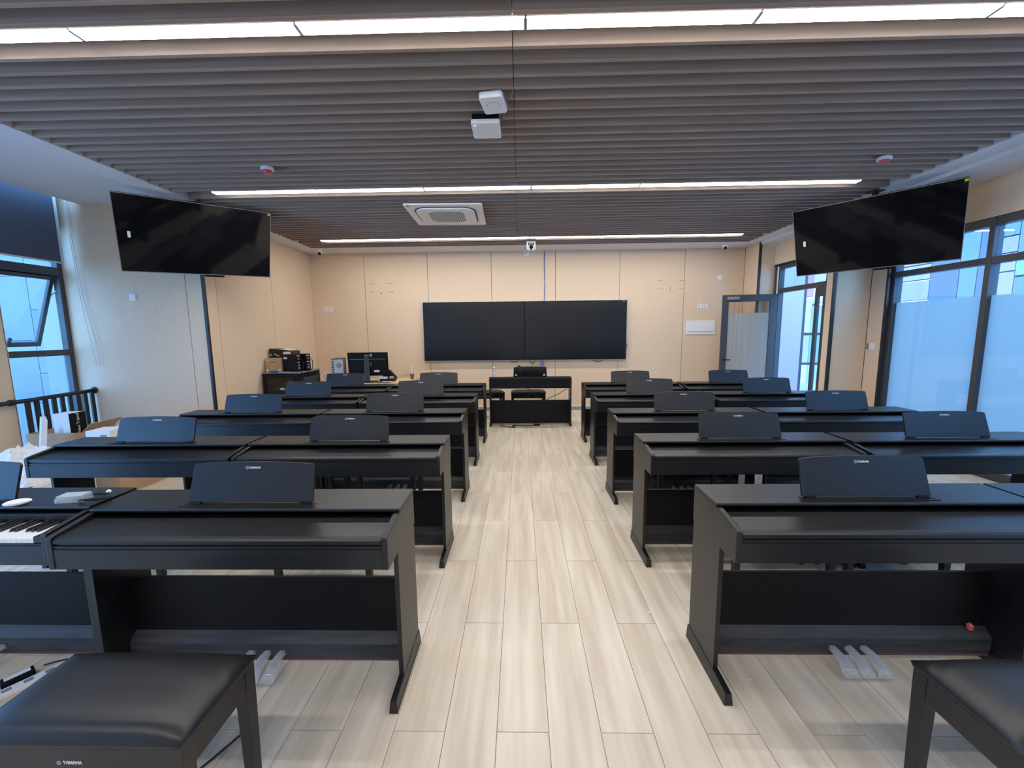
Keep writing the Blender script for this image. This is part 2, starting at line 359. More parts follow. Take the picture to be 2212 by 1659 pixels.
# ---- outside: corridor on the door side, neighbouring building; light well on the blind side
struct(B(4.95, 8.2, YR-1, 16, -0.12, 0.0).build('floor_corridor', 'out_ground'))
cw = struct(B(5.2, 6.36, 9.5, 9.7, 0, 4.2).build('wall_corridor_end', 'out_white'))
cwin = MB().box(6.36, 6.42, 9.5, 9.58, 0, 3.0).box(7.6, 7.66, 9.5, 9.58, 0, 3.0).box(6.42, 7.6, 9.5, 9.58, 1.42, 1.48).box(6.42, 7.6, 9.5, 9.58, 0.75, 0.80).box(6.42, 7.6, 9.5, 9.58, 2.94, 3.0).build('window_4', 'frame_grey'); struct(cwin)
B(6.42, 7.6, 9.54, 9.545, 0.8, 1.42).build('pane', 'window_glass', cwin)
bld = thing('building', 'pink and grey panelled building across the corridor, seen through the upper panes', 'building', (12, 0, 0))
def fac(y0, y1, z0, z1, m, d=0.0, name='facade_panel'):
    B(-d, 0.3, y0+0.01, y1-0.01, z0, z1).build(name, m, bld)
for y0, y1, segs in ((12.55, 14.0, (('out_pink', -2, 2.35), ('out_mauve', 2.4, 2.95), ('out_pink', 3.0, 3.4), ('out_pink', 3.45, 6))), (11.75, 12.55, (('out_grey', -2, 6),)), (11.3, 11.75, (('out_blue', -2, 6),)), (11.0, 11.3, (('out_grey', -2, 6),)),
                     (10.46, 11.0, (('out_pink', -2, 2.9), ('out_pink', 2.93, 3.35), ('out_mauve', 3.38, 3.75), ('out_blue', 3.78, 6))), (9.0, 10.46, (('out_blue', -2, 2.75), ('out_teal', 2.8, 3.3), ('out_blue', 3.35, 6)))):
    for m_, a, b in segs: fac(y0, y1, a, b, m_)
fac(14.0, 15.2, -2, 1.55, 'out_blue'); fac(14.0, 15.2, 1.6, 2.4, 'out_pink'); fac(14.0, 15.2, 2.45, 3.6, 'out_red'); fac(14.0, 15.2, 3.65, 6, 'out_pink')
for k in range(7): fac(15.2+k*1.1, 16.3+k*1.1, -2, 2.2+0.3*(k % 3), ('out_pink', 'out_blue', 'out_mauve')[k % 3]); fac(15.2+k*1.1, 16.3+k*1.1, 2.3+0.3*(k % 3), 6, ('out_mauve', 'out_pink', 'out_red')[k % 3])
for k in range(8): fac(9.0-(k+1)*1.3, 9.0-k*1.3, -2, 6, ('out_blue', 'out_pink', 'out_grey')[k % 3])
struct(B(-6.75, -6.0, 5.72, 5.9, -1, 5).build('wall_outside_plain', 'out_plain'))
lw = struct(B(-12, -6.5, 8.02, 8.2, -1, 7).build('wall_outside_tiled', 'out_grey'))
for a in range(7):
    for b in range(6): B(-12+a*0.8+0.006, -12+(a+1)*0.8-0.006, 8.0, 8.02, -1+b*1.25+(0.6 if a % 2 else 0)+0.006, -1+(b+1)*1.25+(0.6 if a % 2 else 0)-0.006).build('wall_tile', 'out_tile', lw)
struct(B(-14, -6.0, YR-1, 9, -1.1, -1.0).build('ground_outside', 'out_ground'))

# ================================================================== digital pianos
W = 1.36; HW = W/2
def logo_emblem(r, d=0.0008):
    m = MB(); n = 24; vs_ = []; fs = []
    for j in range(n):
        a = 2*PI*j/n
        for rr in (r, r*0.84): vs_ += [(rr*math.cos(a), rr*math.sin(a), d)]
    fs = [(2*j, 2*j+1, (2*j+3) % (2*n), (2*j+2) % (2*n)) for j in range(n)]
    m.add(vs_, fs)
    for k in range(3):
        a = PI/2 + k*2*PI/3; R = Matrix.Rotation(a, 3, 'Z')
        m.box(-r*0.05, r*0.95, -r*0.06, r*0.06, 0, d, R); m.box(r*0.5, r*0.62, -r*0.2, r*0.2, 0, d, R)
    return m
def make_piano(open_lid=False):
    t = thing('digital_piano', '', 'piano')
    def P(pts, x0, x1, name, m, par=t, bev=0.003): return MB().prism([(-s_, z) for s_, z in pts], 'x', x0, x1).build(name, m, par, bevel=bev)
    P([(-0.004, 0.800), (0.222, 0.800), (0.224, 0.808), (0.221, 0.815), (-0.004, 0.815)], -HW, HW, 'top_board', 'vinyl_black', bev=0.0015)
    P([(0.0, 0.640), (0.012, 0.640), (0.012, 0.800), (0.0, 0.800)], -HW+0.022, HW-0.022, 'rear_board', 'matt_black', bev=0)
    for s in (-1, 1):
        a, b = sorted((s*HW, s*(HW-0.024)))
        P([(-0.004, 0.800), (0.235, 0.800), (0.375, 0.778), (0.392, 0.774), (0.397, 0.766), (0.397, 0.640), (-0.004, 0.640)], a, b, 'cheek', 'vinyl_black')
        a, b = sorted((s*(HW-0.002), s*(HW-0.022)))
        P([(0.0, 0.060), (0.265, 0.060), (0.265, 0.640), (0.0, 0.640)], a, b, 'leg', 'vinyl_black', bev=0.0015)
        m = MB(); x0, x1 = s*HW-0.0185-s*0.0125, s*HW+0.0185-s*0.0125
        vs_ = []
        for y, zt, ins in ((0.014, 0.072, 0), (-0.265, 0.060, 0), (-0.388, 0.052, 0)):
            vs_ += [(x0, y, 0), (x1, y, 0), (x1-0.005, y-(0.006 if y > 0 else -0.004), zt), (x0+0.005, y-(0.006 if y > 0 else -0.004), zt)]
        m.add(vs_, [(0, 1, 2, 3), (11, 10, 9, 8)] + [(i+j, i+(j+1) % 4, i+4+(j+1) % 4, i+4+j) for i in (0, 4) for j in range(4)])
        m.build('foot', 'vinyl_black', t, bevel=0.002)
    P([(0.012, 0.640), (0.39, 0.640), (0.39, 0.652), (0.012, 0.652)], -HW+0.024, HW-0.024, 'bottom_board', 'matt_black', bev=0)
    P([(0.372, 0.640), (0.394, 0.640), (0.394, 0.722), (0.389, 0.722), (0.389, 0.729), (0.372, 0.729)], -HW+0.024, HW-0.024, 'front_rail', 'vinyl_black', bev=0.001)
    if not open_lid:
        P([(0.195, 0.777), (0.232, 0.779), (0.372, 0.768), (0.388, 0.765), (0.394, 0.758), (0.394, 0.747), (0.386, 0.745), (0.386, 0.738), (0.394, 0.736), (0.394, 0.729), (0.372, 0.729), (0.36, 0.755), (0.195, 0.765)],
          -HW+0.027, HW-0.027, 'key_cover', 'vinyl_black', bev=0.0008)
    else:
        P([(0.100, 0.786), (0.232, 0.786), (0.240, 0.782), (0.240, 0.774), (0.100, 0.774)], -HW+0.027, HW-0.027, 'key_cover', 'vinyl_black', bev=0.001)
        P([(0.215, 0.755), (0.240, 0.748), (0.240, 0.773), (0.215, 0.773)], -HW+0.027, HW-0.027, 'control_panel', 'vinyl_black', bev=0.001)
        P([(0.20, 0.700), (0.372, 0.700), (0.372, 0.728), (0.20, 0.728)], -HW+0.026, HW-0.026, 'key_bed', 'matt_black', bev=0)
        KW = 1.222/52; wk = B(-KW/2+0.0005, KW/2-0.0005, -0.386, -0.236, 0.730, 0.750).mesh('white_key', 'ivory_key', bevel=0.001, seg=1)
        bk = MB().prism([(-0.236, 0.750), (-0.236, 0.762), (-0.325, 0.762), (-0.333, 0.750)], 'x', -0.0052, 0.0052).mesh('black_key', 'ebony_key', bevel=0.001, seg=1)
        for i in range(52):
            x = -0.611+KW*(i+0.5); link('white_key', wk, t, (x, 0, 0))
            if i < 51 and (i+5) % 7 in (0, 1, 3, 4, 5): link('black_key', bk, t, (x+KW/2, 0, 0))
        for s in (-1, 1):
            a, b = sorted((s*0.612, s*(HW-0.025))); B(a, b, -0.386, -0.236, 0.730, 0.758).build('cheek_block', 'vinyl_black', t, bevel=0.002)
    P([(0.098, 0.035), (0.112, 0.035), (0.112, 0.430), (0.098, 0.430)], -HW+0.022, HW-0.022, 'knee_panel', 'matt_black', bev=0)
    pb = P([(0.112, 0.045), (0.150, 0.045), (0.150, 0.118), (0.142, 0.130), (0.112, 0.160)], -HW+0.022, HW-0.022, 'pedal_board', 'dusty_black', bev=0.002)
    B(-HW+0.022, HW-0.022, -0.149, -0.1, 0.034, 0.045).build('raw_edge', 'raw_board', pb)
    for k in (-1, 0, 1):
        x = k*0.072
        pe = MB().add([(x+a, y, z+b) for y, z, hw_ in ((-0.145, 0.072, .010), (-0.19, 0.074, .010), (-0.235, 0.064, .015), (-0.262, 0.050, .017)) for a, b in ((-hw_, 0), (hw_, 0), (hw_, .008), (-hw_, .008))],
                      [(0, 1, 2, 3), (15, 14, 13, 12)] + [(i+j, i+(j+1) % 4, i+4+(j+1) % 4, i+4+j) for i in (0, 4, 8) for j in range(4)]).build('pedal', 'steel', t, bevel=0.003)
        rnd = random.Random(k+5)
        MB().add([(x+a*(1+rnd.uniform(-.1, .25)), y, z+b+rnd.uniform(-.002, .003)) for y, z, hw_ in ((-0.152, 0.068, .016), (-0.19, 0.070, .018), (-0.235, 0.060, .024), (-0.262, 0.046, .028), (-0.285, 0.036, .030)) for a, b in ((-hw_, 0), (hw_, 0), (hw_*.7, .016), (-hw_*.7, .016))],
                 [(i+j, i+(j+1) % 4, i+4+(j+1) % 4, i+4+j) for i in (0, 4, 8, 12) for j in range(4)]).build('plastic_sleeve', 'plastic_wrap', pe)
    # music rest: leaning back, arched top with rounded corners
    mr = MB(); hw_ = 0.280; hh = 0.178; pts = [(-hw_, 0), (hw_, 0)]
    def arch(x): return hh - 0.010*(x/hw_)**2
    for k in range(7):
        a = k/6*PI/2; pts.append((hw_-0.006-0.016+0.016*math.cos(a), arch(hw_)-0.016+0.016*math.sin(a)))
    for k in range(1, 12):
        x = (hw_-0.022)*(1-2*k/12); pts.append((x, arch(x)))
    for k in range(7):
        a = PI/2+k/6*PI/2; pts.append((-hw_+0.006+0.016+0.016*math.cos(a), arch(hw_)-0.016+0.016*math.sin(a)))
    rest = mr.prism(pts, 'y', 0, 0.012).build('music_rest', 'vinyl_black', t, bevel=0.0012, seg=1)
    rest.location = (0, -0.172, 0.824); rest.rotation_euler = (-0.30, 0, 0)
    for s in (-1, 1): B(s*0.245-0.022, s*0.245+0.022, -0.004, 0.016, -0.008, 0.004).build('hinge_block', 'matt_black', rest)
    em = logo_emblem(0.0068).build('emblem', 'silver_print', rest); em.location = (-0.0285, -0.0006, 0.150); em.rotation_euler = (PI/2, 0, 0)
    text_obj('maker_lettering', 'YAMAHA', 0.0125, 'silver_print', rest, (0.0055, -0.0004, 0.150), (PI/2, 0, 0), True)
    B(-0.305, 0.295, -0.200, -0.190, 0.815, 0.8185).build('rest_ledge', 'vinyl_black', t, bevel=0.001, seg=1)
    B(-0.29, 0.29, -0.184, -0.160, 0.8149, 0.8165).build('hinge_strip', 'matt_black', t)
    return t
piano = make_piano(); used = [False]
def put_piano(x, y, rz, label, group='digital pianos in rows'):
    o = piano if not used[0] else copy_tree(piano)
    used[0] = True
    o.location = (x, y, 0); o.rotation_euler = (0, 0, rz); tag(o, label, 'piano', group); return o
XL = [-0.523, -0.523, -0.531, -0.531, -0.513]; XR = [0.845, 0.830, 0.846, 0.868, 0.905]
YL = [1.893, 2.948, 4.030, 5.067, 6.082]; YRW = [1.942, 2.961, 3.965, 5.065, 6.077]
GL = [1.390, 1.378, 1.378, 1.376, 1.376]; GR = [1.376, 1.388, 1.392, 1.378, 1.395]
for i in range(5):
    row = ORD[4-i]
    put_piano(XL[i]-HW, YL[i], 0, f'closed black digital piano beside the aisle, blind-window side, {row} row from the wall screens')
    lb = f'black digital piano away from the aisle, blind-window side, {row} row from the wall screens'
    if i: put_piano(XL[i]-GL[i]-HW, YL[i]-0.004, 0, lb)
    put_piano(XR[i]+HW, YRW[i], 0, f'closed black digital piano beside the aisle, open-door side, {row} row from the wall screens')
    put_piano(XR[i]+GR[i]+HW, YRW[i]+(-0.012 if i else 0.0), 0, f'black digital piano away from the aisle, open-door side, {row} row from the wall screens')
op = make_piano(True); op.location = (XL[0]-GL[0]-HW, YL[0]+0.03, 0)
tag(op, 'black digital piano with its lid open and white keys showing', 'piano', 'digital pianos in rows')
tp = put_piano(0.161, 6.717, PI, "teacher's black digital piano turned round to face the class, below the wall screens")
for c in list(tp.children):
    if c.name.startswith('music_rest'):
        for s in (-1, 1): B(s*0.235-0.014, s*0.235+0.014, 0.012, 0.020, 0.016, 0.044).build('clip', 'white_plastic', c)

# ================================================================== benches
def cushion(w_, d_, h_, z):
    nx, ny = 22, 14; m = MB(); vs_ = []; fs = []
    for j in range(ny+1):
        for i in range(nx+1):
            u = -1+2*i/nx; v = -1+2*j/ny
            u2_ = math.copysign(abs(u)**0.55, u) if False else u
            e = max(abs(u), abs(v))
            puff = (1-abs(u)**5)*(1-abs(v)**4)
            vs_.append((u*w_/2, v*d_/2, z + 0.016 + (h_-0.016)*puff**0.5))
    for j in range(ny):
        for i in range(nx): a = j*(nx+1)+i; fs.append((a, a+1, a+nx+2, a+nx+1))
    ring = [i for i in range(nx+1)] + [(j)*(nx+1)+nx for j in range(1, ny+1)] + [ny*(nx+1)+i for i in range(nx-1, -1, -1)] + [j*(nx+1) for j in range(ny-1, 0, -1)]
    b0 = len(vs_)
    for r in ring: x, y, _ = vs_[r]; vs_.append((x*0.985, y*0.975, z))
    n = len(ring)
    fs += [(ring[k], b0+k, b0+(k+1) % n, ring[(k+1) % n]) for k in range(n)] + [tuple(b0+k for k in range(n))]
    return m.add(vs_, fs)
BW, BD, BH = 0.615, 0.30, 0.52
def make_bench(wrap=False):
    t = thing('piano_bench', '', 'bench'); fm = 'vinyl_black'
    cushion(BW+0.012, BD+0.012, 0.052, BH-0.050).build('seat_cushion', 'leather', t, smooth=True)
    for s in (-1, 1):
        B(-BW/2+0.03, BW/2-0.03, s*(BD/2-0.014)-0.011, s*(BD/2-0.014)+0.011, BH-0.135, BH-0.05).build('apron', fm, t, bevel=0.002)
        B(s*(BW/2-0.014)-0.011, s*(BW/2-0.014)+0.011, -BD/2+0.03, BD/2-0.03, BH-0.135, BH-0.05).build('apron', fm, t, bevel=0.002)
        for q in (-1, 1):
            x, y = s*(BW/2-0.022), q*(BD/2-0.022)
            MB().add([(x+a*h_, y+b*h_, z) for z, h_ in ((0, 0.017), (0.36, 0.021), (BH-0.05, 0.022)) for a, b in ((-1, -1), (1, -1), (1, 1), (-1, 1))],
                     [(3, 2, 1, 0), (8, 9, 10, 11)]+[(i+j, i+(j+1) % 4, i+4+(j+1) % 4, i+4+j) for i in (0, 4) for j in range(4)]).build('leg', 'off_white' if wrap else fm, t, bevel=0.002)
    ap = [c for c in t.children if c.name.startswith('apron')][0]
    em = logo_emblem(0.006).build('emblem', 'silver_print', ap); em.location = (-0.033, -BD/2+0.002, BH-0.095); em.rotation_euler = (PI/2, 0, 0)
    text_obj('maker_lettering', 'YAMAHA', 0.0125, 'silver_print', ap, (0.004, -BD/2+0.002, BH-0.095), (PI/2, 0, 0), True)
    return t
bench = make_bench(); bused = [False]
def put_bench(x, y, label, rz=0, group='black piano benches'):
    o = bench if not bused[0] else copy_tree(bench)
    bused[0] = True
    o.location = (x, y, 0); o.rotation_euler = (0, 0, rz); tag(o, label, 'bench', group)
put_bench(-1.215, 1.093, 'black padded bench in front of the closed last-row piano, blind-window side of the aisle')
put_bench(1.575, 1.085, 'black padded bench in front of the last-row piano, open-door side of the aisle')
put_bench(-1.235, 2.50, 'black padded bench under the fourth-row aisle piano, blind-window side')
put_bench(-2.55, 2.50, 'black padded bench under the outer fourth-row piano, blind-window side')
put_bench(1.585, 2.50, 'black padded bench under the fourth-row aisle piano, open-door side')
put_bench(2.26, 2.50, 'black padded bench beside another under the fourth-row pianos, open-door side')
put_bench(-1.225, 3.54, 'black padded bench under the third-row aisle piano, blind-window side')
put_bench(-2.07, 3.54, 'black padded bench between the third-row pianos, blind-window side')
put_bench(1.46, 3.50, 'black padded bench under the third-row aisle piano, open-door side')
bw_ = make_bench(True); bw_.location = (2.28, 3.50, 0); tag(bw_, 'bench with pale wrapped legs under the third-row pianos, open-door side', 'bench', 'black piano benches')
put_bench(0.14, 7.42, "black padded bench behind the teacher's piano, standing straight")
put_bench(-0.62, 7.40, "black padded bench left over beside the teacher's piano, next to the desk", 0.25)

# ================================================================== ceiling lamps
ML = 1.163
def make_lamp():
    t = thing('linear_lamp', '', 'lamp')
    B(0.004, ML-0.004, -0.045, 0.045, -0.004, 0.077).build('housing', 'white_plastic', t)
    MB().prism([(-0.044, -0.004), (-0.040, -0.008), (-0.03, -0.010), (0.03, -0.010), (0.040, -0.008), (0.044, -0.004)], 'x', 0.010, ML-0.010).build('diffuser', 'lamp_on', t)
    for a, b in ((0.002, 0.010), (ML-0.010, ML-0.002)): B(a, b, -0.038, 0.038, -0.010, 0.012).build('end_cap', 'off_white', t)
    return t
lamp = make_lamp(); first = True
for r, (y, x0) in enumerate(((7.066, -3.319), (4.682, -3.357), (2.295, -3.449), (-0.076, -3.449))):
    for k in range(6):
        o = lamp if first else copy_tree(lamp); first = False
        o.location = (x0+k*ML, y, 3.118)
        tag(o, f'lit linear ceiling lamp, {ORD[k]} from the blind-window end, {ORD[r]} row from the wall screens', 'lamp', 'linear ceiling lamps')

# ================================================================== ceiling fittings
ac = thing('air_conditioner', 'white square ceiling cassette air conditioner with round-cornered grille', 'air conditioner', (-0.93, 5.58, 3.100), 0.03)
def rrect(a, r, n=6, b=None):
    b = b or a; pts = []
    for cx_, cy2, s in ((a-r, b-r, 0), (-a+r, b-r, 1), (-a+r, -b+r, 2), (a-r, -b+r, 3)):
        for k in range(n+1): t_ = (s+k/n)*PI/2; pts.append((cx_+r*math.cos(t_), cy2+r*math.sin(t_)))
    return pts
MB().prism(rrect(0.475, 0.03), 'z', -0.022, 0.0).build('panel', 'white_plastic', ac, bevel=0.006)
MB().prism(rrect(0.385, 0.17), 'z', -0.024, -0.021).build('air_gap', 'dark_grey', ac)
MB().prism(rrect(0.365, 0.16), 'z', -0.040, -0.022).build('cover', 'white_plastic', ac, bevel=0.008)
MB().prism(rrect(0.225, 0.10), 'z', -0.0415, -0.040).build('grille_backing', 'dark_grey', ac)
for k in range(-9, 10):
    x = k*0.024; hy = 0.222 if abs(x) < 0.13 else 0.222-0.10*((abs(x)-0.125)/0.10)**2
    B(x-0.0075, x+0.0075, -hy, hy, -0.046, -0.0415).build('grille_slat', 'off_white', ac)
for a in range(4):
    R = Matrix.Rotation(a*PI/2, 3, 'Z')
    f_ = MB().prism([(-0.20, 0.335), (0.20, 0.335), (0.17, 0.300), (-0.17, 0.300)], 'z', -0.045, -0.040, R).build('louvre', 'white_plastic', ac, bevel=0.002)
MB().lathe([(0.018, -0.024), (0.018, -0.022)], 12, (-0.42, -0.42, 0)).build('receiver', 'dark_grey', ac)

ap1 = thing('access_point', 'white rounded square device with a round groove, under the ceiling slats', 'access point', (-0.166, 2.95, 3.105), -0.15)
MB().prism(rrect(0.078, 0.022, 5, 0.105), 'z', -0.045, -0.006).build('housing', 'white_plastic', ap1, bevel=0.006)
MB().lathe([(0.044, -0.0455), (0.044, -0.0445)], 28).build('groove_ring', 'grey_plastic', ap1)
MB().lathe([(0.0415, -0.0462), (0.0415, -0.0445)], 28).build('cap', 'white_plastic', ap1)
MB().box(0.03, 0.085, -0.07, 0.09, -0.02, 0).build('bracket', 'grey_plastic', ap1)
MB().tube([(0.08, 0.03, -0.015), (0.11, 0.0, -0.012), (0.14, -0.05, -0.004), (0.16, -0.10, 0.03)], 0.0035, 6).build('cable', 'grey_plastic', ap1)
ap2 = thing('wireless_box', 'flat white box with a small blue light, under the ceiling slats', 'access point', (-0.235, 3.24, 3.105), 0.0)
MB().prism(rrect(0.104, 0.018, 5, 0.118), 'z', -0.070, -0.040).build('housing', 'white_plastic', ap2, bevel=0.003)
B(-0.095, 0.095, -0.105, 0.105, -0.042, 0).build('mount_base', 'matt_black', ap2)
MB().lathe([(0.006, -0.0715), (0.006, -0.0695)], 10, (-0.078, -0.085, 0)).build('indicator', 'led_blue', ap2)
B(0.078, 0.084, 0.075, 0.088, -0.0706, -0.0695).build('logo_mark', 'grey_plastic', ap2)
MB().tube([(0.095, 0.02, -0.02), (0.12, -0.03, -0.01), (0.14, -0.08, 0.02)], 0.003, 6).build('cable', 'grey_plastic', ap2)

def smoke(x, y, label):
    t = thing('smoke_detector', label, 'detector', (x, y, 3.105), 0, 'smoke detectors')
    MB().lathe([(0.052, 0), (0.056, -0.006), (0.056, -0.024), (0.050, -0.030), (0.0, -0.030)], 24).build('base', 'white_plastic', t, smooth=False)
    MB().lathe([(0.044, -0.029), (0.042, -0.040), (0.034, -0.056), (0.020, -0.060), (0.0, -0.060)], 20).build('sensor_cone', 'red_plastic', t)
    MB().lathe([(0.0385, -0.044), (0.0385, -0.049)], 20).build('vent_slot', 'dark_grey', t)
smoke(-2.335, 3.99, 'white and red smoke detector nearer the ceiling television on the blind-window side')
smoke(3.325, 4.03, 'white and red smoke detector nearer the ceiling television on the door side')
def dome(x, y, label, rz):
    t = thing('dome_camera', label, 'camera', (x, y, 3.105), rz, 'white dome cameras')
    MB().lathe([(0.058, 0), (0.058, -0.02), (0.050, -0.035), (0.0, -0.035)], 24).build('base', 'white_plastic', t)
    R = Matrix.Rotation(0.75, 3, 'X')
    MB().lathe([(0.0, 0.046)]+[(0.046*math.cos(a), 0.046*math.sin(a)) for a in [math.radians(d) for d in range(70, -71, -20)]]+[(0.0, -0.046)], 20, (0, -0.006, -0.052), R).build('ball', 'white_plastic', t, smooth=True)
    MB().lathe([(0.030, -0.032), (0.028, -0.048), (0.0, -0.049)], 18, (0, -0.006, -0.052), Matrix.Rotation(-0.75, 3, 'X')).build('lens_window', 'gloss_black', t)
dome(-3.66, 7.70, 'white dome camera in the ceiling corner over the equipment rack', 0.35)
dome(3.71, 7.74, 'white dome camera in the ceiling corner over the open door', -0.35)
pt = thing('tracking_camera', 'silver tracking camera hanging from a black ceiling plate in front of the lamps', 'camera', (0.195, 7.12, 3.105))
B(-0.080, 0.080, -0.055, 0.055, -0.042, 0).build('mount_plate', 'matt_black', pt, bevel=0.003)
MB().prism([(-0.075, -0.042), (0.075, -0.042), (0.062, -0.075), (-0.062, -0.075)], 'y', -0.05, 0.05).build('neck', 'alu', pt, bevel=0.003)
for s in (-1, 1): MB().prism([(-0.04, -0.07), (0.04, -0.07), (0.030, -0.175), (0.0, -0.185), (-0.030, -0.175)], 'x', s*0.062-0.008, s*0.062+0.008).build('yoke_arm', 'white_plastic', pt, bevel=0.003)
MB().lathe([(0.0, 0.05), (0.035, 0.045), (0.052, 0.02), (0.052, -0.03), (0.04, -0.055), (0.0, -0.06)], 20, (0, 0, -0.145)).build('head', 'off_white', pt, smooth=True)
MB().lathe([(0.034, 0.0), (0.034, 0.062), (0.026, 0.066), (0.0, 0.062)], 20, (0, 0, -0.135), Matrix.Rotation(PI/2+0.1, 3, 'X')).build('lens', 'gloss_black', pt)
hole = tag(MB().lathe([(0.02, 0), (0.02, -0.004)], 14, (0.10, 7.86, ZC)).build('sensor_disc', 'dark_grey'), 'small dark round sensor in the white ceiling border over the screens', 'sensor')

# ================================================================== hanging televisions
def tv(label, loc, yaw, tilt, roll, pole_xy):
    t = thing('hanging_television', label, 'television', loc, 0, 'tilted ceiling televisions')
    R = (Matrix.Rotation(yaw, 3, 'Z') @ Matrix.Rotation(tilt, 3, 'X') @ Matrix.Rotation(roll, 3, 'Y')).to_4x4()
    tw, th = 1.45, 0.83
    def part(mb, name, m, bev=0, par=None):
        o = mb.build(name, m, par or t, bevel=bev)
        if not par: o.matrix_local = R
        return o
    case = part(B(-tw/2, tw/2, 0.001, 0.035, -th/2, th/2), 'case', 'dark_grey', 0.004)
    fr_ = MB()
    for a in ((-tw/2, tw/2, -th/2, -th/2+0.008), (-tw/2, tw/2, th/2-0.005, th/2), (-tw/2, -tw/2+0.005, -th/2+0.008, th/2-0.005), (tw/2-0.005, tw/2, -th/2+0.008, th/2-0.005)): fr_.box(a[0], a[1], -0.004, 0.004, a[2], a[3])
    part(fr_, 'bezel', 'alu')
    part(B(-tw/2+0.005, tw/2-0.005, -0.001, 0.002, -th/2+0.008, th/2-0.005), 'screen_glass', 'screen')
    part(B(tw/2-0.036, tw/2-0.008, -0.0018, -0.001, th/2-0.035, th/2-0.014), 'corner_tag', 'yellow_tag')
    part(B(-tw/2+0.09, -tw/2+0.115, -0.0018, -0.001, -0.035, 0.03), 'sticker', 'paper')
    part(MB().box(-0.30, 0.30, 0.035, 0.075, -0.26, 0.16), 'rear_housing', 'dark_grey', 0.01)
    part(MB().box(0.02, 0.22, 0.010, 0.055, -th/2-0.030, -th/2-0.002), 'soundbar', 'matt_black', 0.004)
    part(MB().box(-0.14, 0.10, 0.072, 0.10, -0.12, 0.12), 'wall_plate', 'black_trim')
    # pole straight up to the ceiling, arm down to the plate
    back = R.to_3x3() @ Vector((0, 0.10, 0.0)); px, py = back.x, back.y; ztop = ZC - loc[2]
    MB().box(px-0.022, px+0.022, py-0.022, py+0.022, back.z-0.08, ztop).build('pole', 'black_trim', t, bevel=0.003)
    MB().box(px-0.06, px+0.06, py-0.06, py+0.06, ztop-0.012, ztop).build('ceiling_flange', 'black_trim', t, bevel=0.002)
tv('tilted black television hanging from the ceiling on the blind-window side, yellow tag in a corner', (-3.724, 4.909, 2.668), 0.813, 0.465, -0.043, None)
tv('tilted black television hanging from the ceiling on the open-door side', (3.988, 4.919, 2.624), -0.758, 0.488, -0.025, None)

# ================================================================== wall of screens
sc = thing('twin_wall_screen', 'wide pair of black display screens mounted side by side on the panelled wall', 'screen', (0.087, YB, 0))
z0, z1, hwid = 1.019, 2.152, 1.972
for s in (-1, 1):
    a, b = sorted((s*hwid, s*0.001))
    p_ = B(a, b, -0.075, -0.010, z0, z1).build('display', 'dark_grey', sc, bevel=0.004)
    fr_ = MB()
    for q in ((a, b, z0, z0+0.014), (a, b, z1-0.012, z1), (a, a+0.012, z0+0.014, z1-0.012), (b-0.012, b, z0+0.014, z1-0.012)): fr_.box(q[0], q[1], -0.080, -0.074, q[2], q[3])
    fr_.build('bezel', 'matt_black', p_)
    B(a+0.012, b-0.012, -0.0775, -0.0745, z0+0.014, z1-0.012).build('screen_panel', 'screen_matt', p_)
    MB().box(a, b, -0.082, -0.01, z0-0.010, z0).build('bottom_strip', 'alu', p_)
    MB().box(a, b, -0.082, -0.01, z1, z1+0.006).build('top_strip', 'alu', p_)
B(-hwid-0.008, -hwid, -0.082, -0.01, z0-0.01, z1+0.006).build('side_strip', 'alu', sc); B(hwid, hwid+0.008, -0.082, -0.01, z0-0.01, z1+0.006).build('side_strip', 'alu', sc)
B(hwid-0.085, hwid-0.035, -0.0815, -0.080, z1-0.027, z1-0.016).build('display_mark', 'grey_plastic', sc)
def cord(name, pts, r, m, label, cat='cable', group=None):
    # smooth the polyline
    P_ = [Vector(p) for p in pts]; out = []
    for i in range(len(P_)-1):
        p0, p1, p2, p3 = P_[max(i-1, 0)], P_[i], P_[i+1], P_[min(i+2, len(P_)-1)]
        for k in range(6):
            t_ = k/6; out.append(0.5*((2*p1)+(-p0+p2)*t_+(2*p0-5*p1+4*p2-p3)*t_*t_+(-p0+3*p1-3*p2+p3)*t_**3))
    out.append(P_[-1])
    return tag(MB().tube(out, r, 7).build(name, m, smooth=True), label, cat, group)
cord('blue_cable', [(0.478, YB-0.012, 3.105), (0.476, YB-0.012, 2.8), (0.482, YB-0.010, 2.5), (0.474, YB-0.012, 2.16)], 0.006, 'blue_cable', 'thin blue network cable hanging from the ceiling to the wall screens')
cord('blue_cable', [(0.43, YB-0.03, 1.0), (0.40, YB-0.04, 0.96), (0.38, YB-0.06, 0.93), (0.42, YB-0.06, 0.92), (0.47, YB-0.05, 0.93), (0.44, YB-0.04, 0.965), (0.45, YB-0.03, 1.0)], 0.009, 'blue_cable', 'blue cable knot hanging under the wall screens')
for i, (x, wd, dp) in enumerate(((-0.12, 0.16, 0.03), (0.24, 0.10, 0.065), (1.52, 0.2, 0.03), (2.075, 0.03, 0.08))):
    zc = 1.008 if i < 3 else 1.31
    cord('black_cable', [(x-wd/2, YB-0.03, zc), (x-wd/4, YB-0.04, zc-dp*0.8), (x, YB-0.04, zc-dp), (x+wd/4, YB-0.04, zc-dp*0.8), (x+wd/2, YB-0.03, zc)], 0.006, 'black_cable',
         ('black cable loop under the middle-left of the wall screens', 'thick black cable loop under the joint of the wall screens', 'black cable loop under the door-side wall screen', 'black cable end at the door-side edge of the wall screens')[i])

